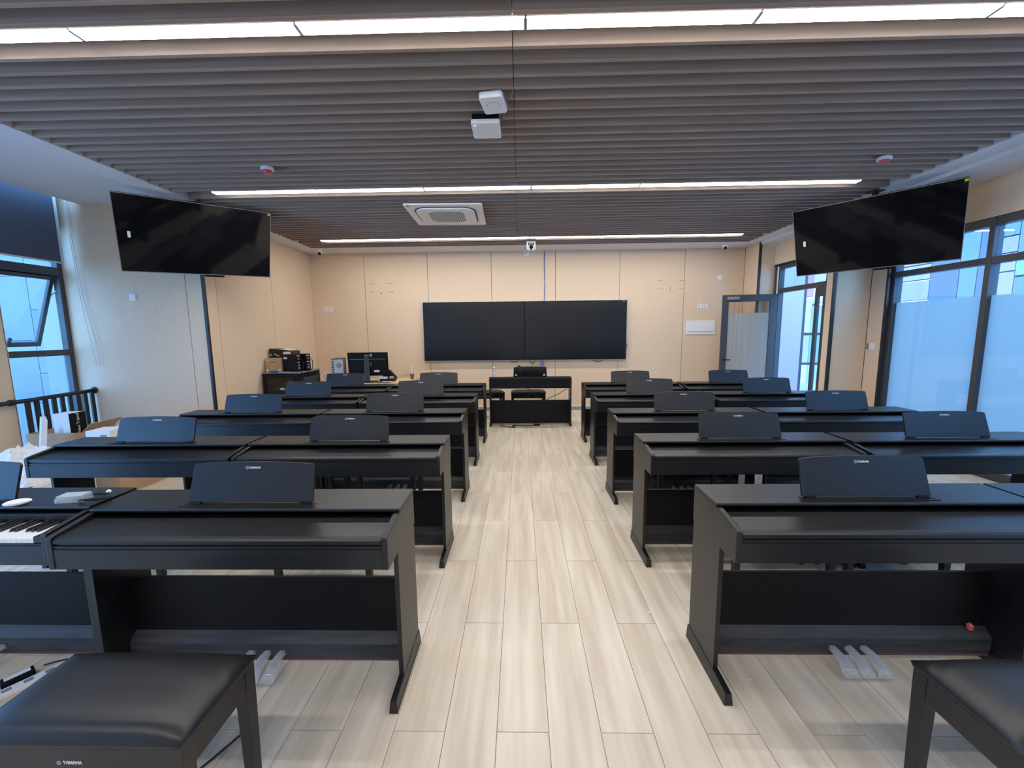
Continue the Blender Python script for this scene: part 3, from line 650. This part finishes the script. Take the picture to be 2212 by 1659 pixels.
# ================================================================== wall plates
def plate(x, z, label, y=YB, s=0.086, kind='socket'):
    t = thing('wall_plate', label, kind, (x, y, z), 0, 'white wall plates')
    B(-s/2, s/2, -0.010, 0, -s/2, s/2).build('plate', 'white_plastic', t, bevel=0.003)
    if kind == 'socket':
        MB().box(-0.022, -0.004, -0.0106, -0.0098, -0.018, 0.002).box(0.006, 0.014, -0.0106, -0.0098, -0.018, -0.006).build('socket_hole', 'grey_plastic', t); B(-0.020, 0.020, -0.0106, -0.0098, 0.016, 0.020).build('mark', 'grey_plastic', t)
    else: B(-0.036, 0.036, -0.0125, -0.0095, -0.036, 0.036).build('rocker', 'white_plastic', t, bevel=0.001)
    return t
plate(-3.825, 2.047, 'white power socket on the back wall near the equipment rack corner'); plate(-3.725, 2.047, 'white data socket next to the power socket, rack corner of the back wall')
plate(3.475, 2.027, 'white data socket above the white fuse box'); plate(3.583, 2.026, 'white power socket above the white fuse box, nearer the door')
plate(3.824, 2.56, 'blank white wall plate high on the wall by the open door', kind='switch')
plate(0.133, 3.062, 'white plate at the top of the wall over the screens', s=0.092)
plate(-5.018, 2.062, 'white wall plate on the panelled wall beside the blind', y=5.333, kind='switch')
ws = thing('wall_switch', 'white light switch beside a small grey plate, next to the frosted windows', 'switch', (4.785, 5.70, 1.32))
B(-0.010, 0, -0.043, 0.043, -0.043, 0.043).build('plate', 'white_plastic', ws, bevel=0.003); B(-0.013, -0.0095, -0.034, 0.034, -0.034, 0.034).build('rocker', 'white_plastic', ws, bevel=0.001)
wg = thing('grey_plate', 'small grey key switch beside the white light switch', 'switch', (4.785, 5.786, 1.32))
B(-0.008, 0, -0.026, 0.026, -0.04, 0.04).build('plate', 'grey_plastic', wg, bevel=0.002); MB().lathe([(0.010, 0), (0.010, 0.006)], 10, (-0.008, 0, 0), Matrix.Rotation(-PI/2, 3, 'Y')).build('key_slot', 'alu', wg)
fb = thing('fuse_box', 'flat white fuse box cover with hinged flap, on the wall by the door', 'fuse box', (3.508, YB, 1.614))
B(-0.28, 0.28, -0.016, 0, -0.133, 0.133).build('cover', 'white_plastic', fb, bevel=0.004); B(-0.245, 0.245, -0.021, -0.015, -0.075, 0.062).build('flap', 'white_plastic', fb, bevel=0.002); B(-0.245, 0.245, -0.019, -0.0155, -0.084, -0.077).build('flap_gap', 'grey_plastic', fb)

# ================================================================== blind, chain and guard rail
bd = thing('roller_blind', 'dark grey roller blind half lowered over the window', 'blind', (-5.76, 4.2, 0))
B(-0.002, 0.002, -1.0, 1.005, 2.495, 3.50).build('fabric', 'blind', bd); B(-0.006, 0.006, -1.0, 1.005, 2.478, 2.497).build('hem_bar', 'off_white', bd)
B(-0.010, -0.003, 1.008, 1.045, 2.50, 3.50).build('edge_strip', 'off_white', bd); MB().lathe([(0.03, -1.0), (0.03, 1.01)], 14, (-0.03, 0, 3.50), Matrix.Rotation(-PI/2, 3, 'X')).build('roller', 'off_white', bd)
ch = [(-5.70, 5.285, 3.4), (-5.69, 5.29, 2.6), (-5.67, 5.30, 2.0), (-5.62, 5.305, 1.45), (-5.60, 5.31, 1.25), (-5.58, 5.31, 1.18), (-5.55, 5.31, 1.22), (-5.56, 5.31, 1.5), (-5.64, 5.305, 2.0), (-5.675, 5.30, 2.6), (-5.69, 5.295, 3.4)]
cord('blind_chain', ch, 0.0035, 'off_white', 'thin pale pull chain looping down beside the blind', 'chain')
rl = thing('guard_rail', 'black guard rail with flat vertical bars in front of the window', 'railing', (-5.69, 0, 0))
MB().tube([(0, 4.30, 0.835), (0, 5.328, 0.855)], 0.024, 14).build('handrail', 'rail_black', rl, smooth=True)
MB().lathe([(0.045, 0), (0.045, 0.012), (0.03, 0.02)], 16, (0, 5.332, 0.855), Matrix.Rotation(PI/2, 3, 'X')).build('flange', 'rail_black', rl)
MB().lathe([(0.035, -0.02), (0.035, 0.02)], 16, (0, 4.42, 0.838), Matrix.Rotation(PI/2, 3, 'X')).build('rail_joint', 'rail_black', rl)
for k in range(9): B(-0.012, 0.012, 4.545+k*0.090, 4.545+k*0.090+0.045, 0.0, 0.84).build('baluster', 'rail_black', rl, bevel=0.002)
B(-0.02, 0.02, 4.45, 5.33, 0.05, 0.09).build('bottom_rail', 'rail_black', rl)

# ================================================================== equipment rack corner
rk = thing('equipment_rack', 'black low equipment rack with a dark glass door, in the room corner', 'rack', (-3.755, 6.68, 0))
rx, ry, rz_ = 0.285, 0.33, 0.955
MB().box(-rx, -rx+0.03, -ry, ry, 0.03, rz_).box(rx-0.03, rx, -ry, ry, 0.03, rz_).box(-rx+0.03, rx-0.03, ry-0.02, ry, 0.03, rz_).box(-rx+0.03, rx-0.03, -ry, ry-0.02, 0.03, 0.07).build('cabinet', 'matt_black', rk)
B(-rx-0.004, rx+0.004, -ry-0.004, ry+0.004, rz_, rz_+0.022).build('top_plate', 'grey_plastic', rk, bevel=0.003)
df = MB().box(-rx+0.0, -rx+0.05, -ry-0.022, -ry-0.002, 0.04, rz_-0.004).box(rx-0.05, rx, -ry-0.022, -ry-0.002, 0.04, rz_-0.004).box(-rx+0.05, rx-0.05, -ry-0.022, -ry-0.002, rz_-0.05, rz_-0.004).box(-rx+0.05, rx-0.05, -ry-0.022, -ry-0.002, 0.04, 0.09).build('door', 'matt_black', rk, bevel=0.002)
B(-rx+0.05, rx-0.05, -ry-0.014, -ry-0.009, 0.09, rz_-0.05).build('glass_pane', 'smoke_glass', df)
B(rx+0.0, rx+0.002, -0.27, 0.27, 0.10, 0.88).build('side_panel', 'dark_grey', rk)
for k in range(4): MB().lathe([(0.02, 0), (0.02, 0.03)], 10, ((-1 if k % 2 else 1)*0.24, (-1 if k < 2 else 1)*0.27, 0)).build('castor', 'matt_black', rk)
for i, (zc, hh_, lbl) in enumerate(((0.775, 0.09, 'black amplifier unit with a red light inside the glass rack'), (0.665, 0.09, 'black mixer unit with a cyan display inside the glass rack'))):
    u = thing('rack_unit', lbl, 'amplifier', (-3.755, 6.60, zc), 0, 'units inside the rack')
    B(-0.235, 0.235, -0.22, 0.20, 0, hh_).build('body', 'dark_grey', u, bevel=0.003)
    if i == 0:
        MB().lathe([(0.020, 0), (0.020, 0.006)], 14, (0.115, -0.22, 0.045), Matrix.Rotation(PI/2, 3, 'X')).build('red_light', 'led_red', u); B(-0.05, 0.04, -0.222, -0.22, 0.035, 0.06).build('vent', 'matt_black', u)
        for q in (-0.17, -0.13): MB().lathe([(0.010, 0), (0.010, 0.012)], 10, (q, -0.22, 0.05), Matrix.Rotation(PI/2, 3, 'X')).build('knob', 'alu', u)
    else:
        MB().prism(rrect(0.040, 0.018, 4, 0.019), 'y', -0.226, -0.22, Matrix.Translation((-0.015, 0, 0.045))).build('display', 'led_cyan', u)
        B(-0.10, -0.06, -0.222, -0.22, 0.06, 0.075).build('label', 'paper', u)
        for q in (-0.17, -0.13): MB().lathe([(0.010, 0), (0.010, 0.012)], 10, (q, -0.22, 0.03), Matrix.Rotation(PI/2, 3, 'X')).build('knob', 'alu', u)
ZR = rz_+0.022
cb = thing('carton', 'brown printed carton on the equipment rack under a black device', 'box', (-3.925, 6.54, ZR))
B(-0.125, 0.125, -0.10, 0.10, 0, 0.215).build('box_body', 'cardboard', cb, bevel=0.003)
for q in range(4): B(-0.045+q*0.026, -0.030+q*0.026, -0.1012, -0.1, 0.150, 0.164).build('print_mark', 'groove', cb)
B(-0.105, -0.06, -0.1012, -0.1, 0.185, 0.195).build('print_mark', 'paper', cb); B(-0.115, -0.085, -0.1012, -0.1, 0.01, 0.04).build('sticker', 'paper', cb); B(0.07, 0.12, -0.1012, -0.1, 0.012, 0.038).build('sticker', 'paper', cb)
pj = thing('wrapped_device', 'flat black device in shiny plastic wrap lying on the brown carton', 'device', (-3.88, 6.70, ZR+0.216))
MB().prism([(-0.18, 0), (0.18, 0), (0.18, 0.10), (0.14, 0.115), (-0.17, 0.15), (-0.18, 0.14)], 'y', -0.12, 0.16).build('casing', 'gloss_black', pj, bevel=0.006)
MB().prism([(0.0, 0.136), (0.135, 0.118), (0.135, 0.121), (0.0, 0.140)], 'y', -0.11, 0.15).build('paper_sheet', 'paper', pj)
B(0.05, 0.17, -0.123, -0.119, 0.035, 0.095).build('label', 'paper', pj); B(0.06, 0.10, -0.123, -0.119, 0.0, 0.03).build('label', 'paper', pj)
MB().prism([(-0.10, 0.05), (-0.02, 0.02), (-0.02, 0.035), (-0.10, 0.07)], 'y', -0.124, -0.119).build('foil_crease', 'alu', pj); B(-0.18, -0.14, -0.123, -0.119, 0.03, 0.065).build('label', 'grey_plastic', pj)
def power_box(loc, rz, label):
    t = thing('wireless_receiver', label, 'device', loc, rz, 'black boxes on the rack')
    B(-0.055, 0.055, -0.125, 0.125, 0, 0.275).build('case', 'matt_black', t, bevel=0.005)
    MB().prism(rrect(0.034, 0.015, 4, 0.017), 'x', -0.0565, -0.055, Matrix.Translation((0, 0.07, 0.215))).build('oval_label', 'label_blue', t)
    for z in (0.255, 0.155): B(-0.035, 0.025, -0.1262, -0.125, z-0.012, z-0.002).build('label', 'paper', t)
    for z, r in ((0.20, 0.013), (0.10, 0.014), (0.055, 0.022)): MB().lathe([(r, 0), (r, 0.014), (r*0.5, 0.016)], 12, (-0.01, -0.125, z), Matrix.Rotation(PI/2, 3, 'X')).build('socket', 'alu' if z < 0.08 else 'grey_plastic', t)
    MB().tube([(-0.01, -0.13, 0.20), (0.02, -0.17, 0.20), (0.04, -0.18, 0.15), (0.045, -0.16, 0.06), (0.05, -0.14, 0.004)], 0.006, 6).build('cable', 'black_cable', t)
    return t
power_box((-3.655, 6.50, ZR), 1.40, 'black boxy device with an oval label, in the middle of the equipment rack')
power_box((-3.575, 6.64, ZR), 1.40, 'black boxy device with dangling cables, at the outer end of the equipment rack')
fo = tag(MB().prism([(-0.10, -0.05), (0.03, -0.06), (0.09, 0.0), (-0.06, 0.04)], 'z', 0, 0.022).build('folder', 'folder_blue', bevel=0.003), 'blue plastic folder on the front edge of the equipment rack', 'folder'); fo.location = (-3.82, 6.375, ZR)
pp = tag(MB().prism([(-0.05, -0.06), (0.10, 0.0), (0.08, 0.045), (-0.08, 0.0)], 'z', 0, 0.003).build('paper_sheet', 'paper'), 'white paper sheets on the front edge of the equipment rack', 'paper'); pp.location = (-3.72, 6.365, ZR)
cord('black_cable', [(-3.50, 6.385, ZR+0.008), (-3.465, 6.40, ZR+0.008), (-3.452, 6.43, 0.90), (-3.452, 6.47, 0.75)], 0.006, 'black_cable', 'black cable drooping over the outer end of the equipment rack')

# ================================================================== teacher's desk
dk = thing('teacher_desk', 'light wooden desk with black metal legs beside the equipment rack', 'desk', (-2.60, 7.08, 0))
B(-0.74, 0.73, -0.43, 0.40, 0.722, 0.75).build('desktop', 'wood_desk', dk, bevel=0.003)
for sx in (-1, 1):
    for sy in (-1, 1): B(sx*0.69-0.025, sx*0.69+0.025, sy*0.37-0.02, sy*0.37+0.02, 0, 0.722).build('leg', 'black_trim', dk)
B(-0.665, 0.665, 0.33, 0.345, 0.30, 0.722).build('modesty_panel', 'wood_desk', dk)
for sx in (-1, 1): B(sx*0.69-0.02, sx*0.69+0.02, -0.35, 0.35, 0.68, 0.722).build('cross_bar', 'black_trim', dk)
mo = thing('monitor', 'black computer monitor seen from behind, on the light wooden desk', 'monitor', (-2.585, 6.88, 0.75), 0.08)
R15 = Matrix.Rotation(0.10, 4, 'X')
scr = MB().box(-0.335, 0.335, -0.012, 0.012, -0.20, 0.20).build('display_panel', 'matt_black', mo, bevel=0.004); scr.location = (0.0, 0.06, 0.30); scr.rotation_euler = (0.06, 0, 0)
MB().box(-0.30, 0.30, -0.035, -0.011, -0.17, 0.085).build('rear_housing', 'matt_black', scr, bevel=0.01); B(-0.29, 0.29, -0.037, -0.03, 0.085, 0.090).build('seam', 'grey_plastic', scr)
text_obj('maker_lettering', 'IS', 0.055, 'silver_print', scr, (0.055, -0.0135, 0.150), (PI/2, 0, 0), True)
B(-0.055, 0.015, -0.0132, -0.012, 0.146, 0.153).build('small_lettering', 'silver_print', scr)
B(0.10, 0.19, -0.037, -0.034, -0.135, -0.10).build('label', 'paper', scr)
MB().lathe([(0.035, 0), (0.035, 0.03)], 16, (0.045, -0.035, 0.0), Matrix.Rotation(PI/2, 3, 'X')).build('pivot', 'dark_grey', scr)
MB().prism([(-0.06, 0.012), (0.035, 0.012), (0.03, 0.42), (-0.045, 0.44)], 'y', -0.02, 0.012).build('stand_column', 'dark_grey', mo, bevel=0.005)
MB().prism(rrect(0.15, 0.03, 4, 0.11), 'z', 0, 0.014).build('stand_base', 'matt_black', mo, bevel=0.003)
pc = thing('computer_tower', 'computer tower with its silver rear panel showing, on the desk beside the monitor', 'computer', (-3.13, 7.02, 0.75), 0.30)
B(-0.095, 0.095, -0.20, 0.20, 0, 0.40).build('case', 'dark_grey', pc, bevel=0.004); B(-0.090, 0.090, -0.203, -0.199, 0.01, 0.39).build('rear_panel', 'pc_metal', pc)
MB().lathe([(0.045, 0), (0.045, 0.004)], 20, (0.025, -0.203, 0.29), Matrix.Rotation(PI/2, 3, 'X')).build('fan_grille', 'grey_plastic', pc)
MB().lathe([(0.04, 0), (0.04, 0.003)], 20, (0.097, 0.0, 0.25), Matrix.Rotation(PI/2, 3, 'Y')).build('side_grille', 'matt_black', pc)
for q in range(5): B(-0.080, -0.055, -0.206, -0.203, 0.34-q*0.042, 0.362-q*0.042).build('port', 'matt_black', pc)
for q in range(4): B(-0.06, 0.06, -0.206, -0.203, 0.045+q*0.025, 0.056+q*0.025).build('slot_cover', 'matt_black' if q % 2 else 'alu', pc)
cord('white_cable', [(-3.20, 6.80, 0.93), (-3.26, 6.74, 0.93), (-3.29, 6.70, 0.86), (-3.24, 6.68, 0.80), (-3.18, 6.69, 0.757)], 0.007, 'off_white', 'pale cable plugged into the back of the computer tower')
ph = thing('paper_box', 'small white and brown carton between the computer tower and the monitor', 'box', (-2.97, 7.25, 0.75))
B(-0.07, 0.08, -0.06, 0.06, 0, 0.14).build('lower_box', 'cardboard', ph, bevel=0.003); B(-0.072, 0.082, -0.062, 0.062, 0.141, 0.235).build('upper_box', 'paper', ph, bevel=0.003)
cu = thing('iced_tea_cup', 'clear takeaway cup of brown iced tea with a straw, on the desk corner', 'cup', (-1.935, 7.27, 0.75))
MB().lathe([(0.031, 0), (0.041, 0.118), (0.038, 0.118), (0.029, 0.004)], 20).build('cup', 'clear_glass', cu); MB().lathe([(0.029, 0.005), (0.0365, 0.092), (0.0, 0.092)], 20).build('tea', 'tea', cu)
MB().lathe([(0.044, 0.116), (0.044, 0.126), (0.036, 0.130), (0.0, 0.131)], 20).build('lid', 'clear_glass', cu); MB().tube([(0.0, 0, 0.02), (-0.016, 0, 0.27)], 0.0065, 8).build('straw', 'paper', cu)
for i, (x, y, z, wd, dp, hh_, m_, a, nm, lb, ct) in enumerate((
    (-2.30, 6.80, 0.75, 0.20, 0.14, 0.012, 'dark_grey', 0.2, 'notebook', 'black notebook lying in front of the monitor on the desk', 'notebook'),
    (-2.22, 6.77, 0.7625, 0.17, 0.10, 0.006, 'off_white', -0.15, 'paper_sheet', 'grey paper lying on the black notebook', 'paper'),
    (-2.28, 6.98, 0.75, 0.24, 0.16, 0.045, 'matt_black', 0.1, 'pouch', 'black pouch beside the monitor stand on the desk', 'pouch'),
    (-2.36, 6.97, 0.7955, 0.13, 0.10, 0.03, 'paper', -0.3, 'tissue_pack', 'white tissue pack on top of the black pouch', 'tissues'),
    (-2.22, 7.0, 0.7955, 0.07, 0.08, 0.035, 'cardboard', 0.2, 'small_carton', 'small brown carton on the black pouch', 'box'))):
    o = tag(B(-wd/2, wd/2, -dp/2, dp/2, 0, hh_).build(nm, m_, bevel=0.004), lb, ct); o.location = (x, y, z); o.rotation_euler = (0, 0, a)
chr_ = thing('desk_chair', 'wooden chair with a curved pale back, behind the desk', 'chair', (-2.30, 7.78, 0), 0.0)
pts_ = [(-0.24+0.48*k/12, -0.06-0.10*math.cos((k/12-0.5)*PI)) for k in range(13)]
arc = [(x, -y) for x, y in pts_]
MB().prism(arc + [(x*0.92, y-0.028) for x, y in arc[::-1]], 'z', 0.74, 0.80).build('backrest', 'wood_light', chr_, bevel=0.004)
B(-0.21, 0.21, -0.22, 0.20, 0.43, 0.46).build('seat', 'wood_light', chr_, bevel=0.006)
for sx in (-1, 1):
    MB().tube([(sx*0.19, -0.19, 0), (sx*0.18, -0.18, 0.43)], 0.017, 8).build('leg', 'wood_light', chr_); MB().tube([(sx*0.21, 0.17, 0), (sx*0.19, 0.16, 0.45), (sx*0.20, 0.10, 0.76)], 0.017, 8).build('leg', 'wood_light', chr_)
bg_ = tag(MB().prism([(-0.12, 0), (0.11, 0), (0.11, 0.05), (0.0, 0.17), (-0.08, 0.20), (-0.12, 0.15)], 'y', -0.05, 0.05).build('bag', 'matt_black', bevel=0.02), 'black bag slumped on the desk behind the monitor', 'bag'); bg_.location = (-2.31, 7.22, 0.75)
bt = thing('drink_bottle', "clear plastic drink bottle with a white cap, on the teacher's piano", 'bottle', (-0.438, 6.79, 0.815))
MB().lathe([(0.030, 0), (0.033, 0.01), (0.033, 0.095), (0.034, 0.11), (0.028, 0.135), (0.015, 0.155), (0.014, 0.162)], 20).build('body', 'clear_glass', bt, smooth=True); MB().lathe([(0.0338, 0.02), (0.0338, 0.09)], 20).build('label', 'off_white', bt)
MB().lathe([(0.017, 0.162), (0.017, 0.182), (0.014, 0.185)], 16).build('cap', 'white_plastic', bt)
# cables about the teacher's piano
cord('black_cable', [(0.10, 6.72, 0.65), (0.16, 6.75, 0.60), (0.22, 6.80, 0.53), (0.36, 6.82, 0.44), (0.46, 6.85, 0.30)], 0.005, 'black_cable', "black cable sagging diagonally under the teacher's piano")
cord('black_cable', [(0.78, 6.80, 0.62), (0.70, 6.82, 0.575), (0.62, 6.83, 0.52), (0.48, 6.84, 0.46), (0.38, 6.85, 0.38)], 0.005, 'black_cable', "black cable looping from the end leg of the teacher's piano")
cord('black_cable', [(-0.35, 6.76, 0.006), (-0.22, 6.70, 0.008), (-0.16, 6.64, 0.008), (-0.10, 6.66, 0.008), (-0.14, 6.74, 0.010), (-0.05, 6.76, 0.008), (0.10, 6.73, 0.008), (0.22, 6.76, 0.008)], 0.007, 'black_cable', "black cable bundle on the floor under the teacher's piano")
ad2 = tag(B(-0.05, 0.05, -0.02, 0.02, 0, 0.03).build('power_adapter', 'matt_black', bevel=0.004), "small black power adapter on the floor under the teacher's piano", 'adapter'); ad2.location = (0.27, 6.78, 0)

# ================================================================== clutter beside the window
ca = thing('open_carton', 'open brown carton holding a tripod box, by the window railing', 'box', (-4.86, 4.27, 0.30), 0.10)
for a in ((-0.27, 0.27, -0.20, -0.194), (-0.27, 0.27, 0.194, 0.20), (-0.27, -0.264, -0.194, 0.194), (0.264, 0.27, -0.194, 0.194)): B(a[0], a[1], a[2], a[3], 0, 0.27).build('side', 'cardboard', ca)
B(-0.264, 0.264, -0.194, 0.194, 0, 0.006).build('bottom', 'cardboard', ca)
MB().prism([(0.264, 0.27), (0.30, 0.30), (0.36, 0.36), (0.355, 0.365), (0.295, 0.308), (0.26, 0.274)], 'y', -0.19, 0.19).build('flap', 'cardboard', ca)
cl_ = thing('closed_carton', 'large closed carton standing on the floor by the window railing', 'box', (-4.84, 4.25, 0), 0.05)
B(-0.30, 0.30, -0.24, 0.24, 0, 0.295).build('box_body', 'cardboard', cl_, bevel=0.003); B(-0.025, 0.025, -0.242, 0.242, 0.10, 0.297).build('tape', 'wood_light', cl_)
tb = thing('tripod_box', 'tall white and black box lettered Video Tripod, standing in the open carton', 'box', (-4.80, 4.20, 0.31), 0.03)
B(-0.085, 0.085, -0.085, 0.085, 0, 0.455).build('box_body', 'paper', tb, bevel=0.002); B(0.085, 0.0865, -0.0855, 0.0855, 0, 0.456).build('black_face', 'matt_black', tb)
text_obj('lettering', 'Video Tripod', 0.042, 'paper', tb, (0.0868, 0.0, 0.335), (PI/2, -PI/2, PI/2))
for q in range(3): B(-0.03+q*0.016, -0.024+q*0.016, -0.0855, -0.085, 0.24, 0.30+0.03*(q % 2)).build('print_mark', 'grey_plastic', tb)
wb = thing('white_box', 'small white carton with a printed square, behind the outer piano near the window', 'box', (-4.13, 3.93, 0.31), 0.10)
B(-0.11, 0.11, -0.10, 0.10, 0, 0.34).build('box_body', 'paper', wb, bevel=0.003); B(0.02, 0.08, -0.1015, -0.10, 0.24, 0.30).build('printed_square', 'grey_plastic', wb)
wb2 = tag(B(-0.26, 0.26, -0.325, 0.325, 0, 0.305).build('closed_carton', 'cardboard', bevel=0.003), 'low brown carton under the small white carton', 'box'); wb2.location = (-4.19, 4.125, 0)
tr = thing('clear_tray', 'pale clear plastic tray leaning on the cartons by the window', 'tray', (-4.20, 4.26, 0.31), 0.05)
MB().prism([(-0.22, 0.0), (0.24, 0.0), (0.24, 0.26), (0.20, 0.28), (-0.02, 0.24), (-0.22, 0.06)], 'y', -0.10, 0.14).build('tray', 'clear_plastic', tr, bevel=0.004); B(-0.16, 0.20, -0.02, 0.10, 0.285, 0.295).build('paper_sheet', 'paper', tr)
def crumple(name, m_, w_, d_, h_, seed, label, cat, loc, rz=0):
    rnd = random.Random(seed); nx, ny = 16, 12; vs_ = []; fs = []
    for j in range(ny+1):
        for i in range(nx+1):
            u = -1+2*i/nx; v = -1+2*j/ny; e = max(0, (1-u*u))*max(0, (1-v*v))
            vs_.append((u*w_/2+rnd.uniform(-.012, .012), v*d_/2+rnd.uniform(-.012, .012), h_*e**0.6*(0.75+0.4*rnd.random())))
    for j in range(ny):
        for i in range(nx): a = j*(nx+1)+i; fs.append((a, a+1, a+nx+2, a+nx+1))
    b0 = len(vs_); vs_ += [(x, y, 0) for x, y, z in vs_[:b0]]; ring = [i for i in range(nx+1)] + [j*(nx+1)+nx for j in range(1, ny+1)] + [ny*(nx+1)+i for i in range(nx-1, -1, -1)] + [j*(nx+1) for j in range(ny-1, 0, -1)]
    n = len(ring); fs += [(ring[k], b0+ring[k], b0+ring[(k+1) % n], ring[(k+1) % n]) for k in range(n)] + [tuple(b0+r for r in ring)]
    o = tag(MB().add(vs_, fs).build(name, m_), label, cat); o.location = loc; o.rotation_euler = (0, 0, rz); return o
lc = thing('low_carton', 'low white carton on the floor beside the outer pianos, under white wrapping', 'box', (-4.22, 3.32, 0), 0.05)
B(-0.30, 0.30, -0.25, 0.25, 0, 0.36).build('box_body', 'paper', lc, bevel=0.004); B(-0.03, 0.03, -0.2515, 0.2515, 0.2, 0.3615).build('tape', 'off_white', lc)
crumple('foam_wrapping', 'paper', 0.62, 0.52, 0.27, 3, 'crumpled white foam wrapping piled on the low white carton', 'wrapping', (-4.26, 3.34, 0.3625))
crumple('plastic_bag', 'clear_plastic', 0.40, 0.34, 0.42, 9, 'crumpled translucent plastic bag beside the foam wrapping', 'bag', (-4.78, 3.36, 0.0), 0.0)
wbd = tag(B(-0.02, 0.02, -0.16, 0.16, 0, 0.78).build('foam_board', 'paper', bevel=0.003), 'white foam board standing by the window-side wall panel', 'board'); wbd.location = (-4.72, 3.78, 0.0); wbd.rotation_euler = (0, 0.12, 0.9)
# on the open piano
ms = tag(MB().lathe([(0.0, 0.024)]+[(0.036*math.cos(a), 0.012+0.012*math.sin(a)) for a in [math.radians(d) for d in range(75, -91, -15)]]+[(0.0, 0.0)], 24).build('white_mouse', 'white_plastic', smooth=True), 'white oval computer mouse on top of the open piano', 'mouse'); ms.scale = (0.75, 1.25, 1.1); ms.location = (-2.255, 1.715, 0.8155); ms.rotation_euler = (0, 0, -0.9)
pbx = thing('plastic_case', 'small clear plastic case on top of the open piano', 'case', (-2.05, 1.765, 0.8155), 0.15)
MB().prism([(-0.055, 0), (0.055, 0), (0.055, 0.024), (-0.045, 0.028), (-0.055, 0.02)], 'y', -0.032, 0.032).build('case', 'clear_plastic', pbx, bevel=0.003); B(-0.05, 0.05, -0.028, 0.028, 0.0285, 0.031).build('lid', 'clear_plastic', pbx)
rnd = random.Random(4); loop = []
for k in range(26):
    a = k*0.95; loop.append((-1.965+0.055*math.cos(a)*(1+0.3*rnd.random()), 1.775+0.035*math.sin(a)*(1+0.4*rnd.random()), 0.821+0.018*rnd.random()))
cord('coiled_cable', loop, 0.003, 'black_cable', 'tangled thin black cable on top of the open piano')
ear = tag(MB().lathe([(0.004, 0), (0.010, 0.006), (0.010, 0.012), (0.003, 0.018)], 10).build('plug', 'white_plastic'), 'small white plug beside the tangled black cable', 'plug'); ear.location = (-1.975, 1.85, 0.8155)
# floor by the near bench
ps = thing('power_strip', 'white power strip on the floor beside the near bench', 'power strip', (-2.25, 1.615, 0), 1.0)
B(-0.14, 0.14, -0.024, 0.024, 0, 0.022).build('strip_body', 'white_plastic', ps, bevel=0.004)
for q in range(4): B(-0.12+q*0.065, -0.09+q*0.065, -0.012, 0.012, 0.022, 0.0226).build('socket_hole', 'grey_plastic', ps)
pa = thing('power_adapter', 'black power adapter with a white label, lying beside the power strip', 'adapter', (-2.312, 1.655, 0.0), 1.0)
B(-0.052, 0.052, -0.022, 0.022, 0, 0.032).build('casing', 'matt_black', pa, bevel=0.006); B(-0.040, 0.040, -0.015, 0.015, 0.032, 0.0326).build('label', 'paper', pa)
MB().tube([(-0.052, 0, 0.014), (-0.07, 0, 0.010), (-0.095, 0.005, 0.006)], 0.005, 7).build('plug_end', 'matt_black', pa)
cord('black_cable', [(-2.28, 1.73, 0.012), (-2.20, 1.775, 0.006), (-2.08, 1.72, 0.005), (-1.99, 1.58, 0.005), (-1.92, 1.40, 0.005)], 0.0035, 'black_cable', 'thin black cable on the floor running from the power adapter')
cord('black_cable', [(-1.62, 0.72, 0.005), (-1.48, 0.92, 0.005), (-1.38, 1.05, 0.005), (-1.22, 1.20, 0.005), (-1.1, 1.42, 0.005)], 0.004, 'black_cable', 'thin black cable on the floor under the near bench')
cord('black_cable', [(-3.25, 3.45, 0.005), (-3.16, 3.2, 0.005), (-3.08, 3.08, 0.005), (-3.05, 2.8, 0.005)], 0.005, 'black_cable', 'black cable on the floor behind the open piano')
for i, (x, y, a, lb) in enumerate(((1.012, 1.684, 0.35, 'tiny white paper scrap on the floor by the pedals, door side'), (0.71, 2.135, 1.2, 'tiny pale scrap on the aisle floor beside the door-side pianos'))):
    o = tag(B(-0.011, 0.011, -0.003, 0.003, 0, 0.0015).build('paper_scrap', 'paper'), lb, 'scrap'); o.location = (x, y, 0); o.rotation_euler = (0, 0, a)
rp_ = tag(MB().lathe([(0.012, 0), (0.014, 0.02), (0.006, 0.03)], 10).build('red_cap', 'red_plastic'), 'small red cap on the pedal board between the last-row door-side pianos', 'cap'); rp_.location = (2.10, 1.815, 0.152)
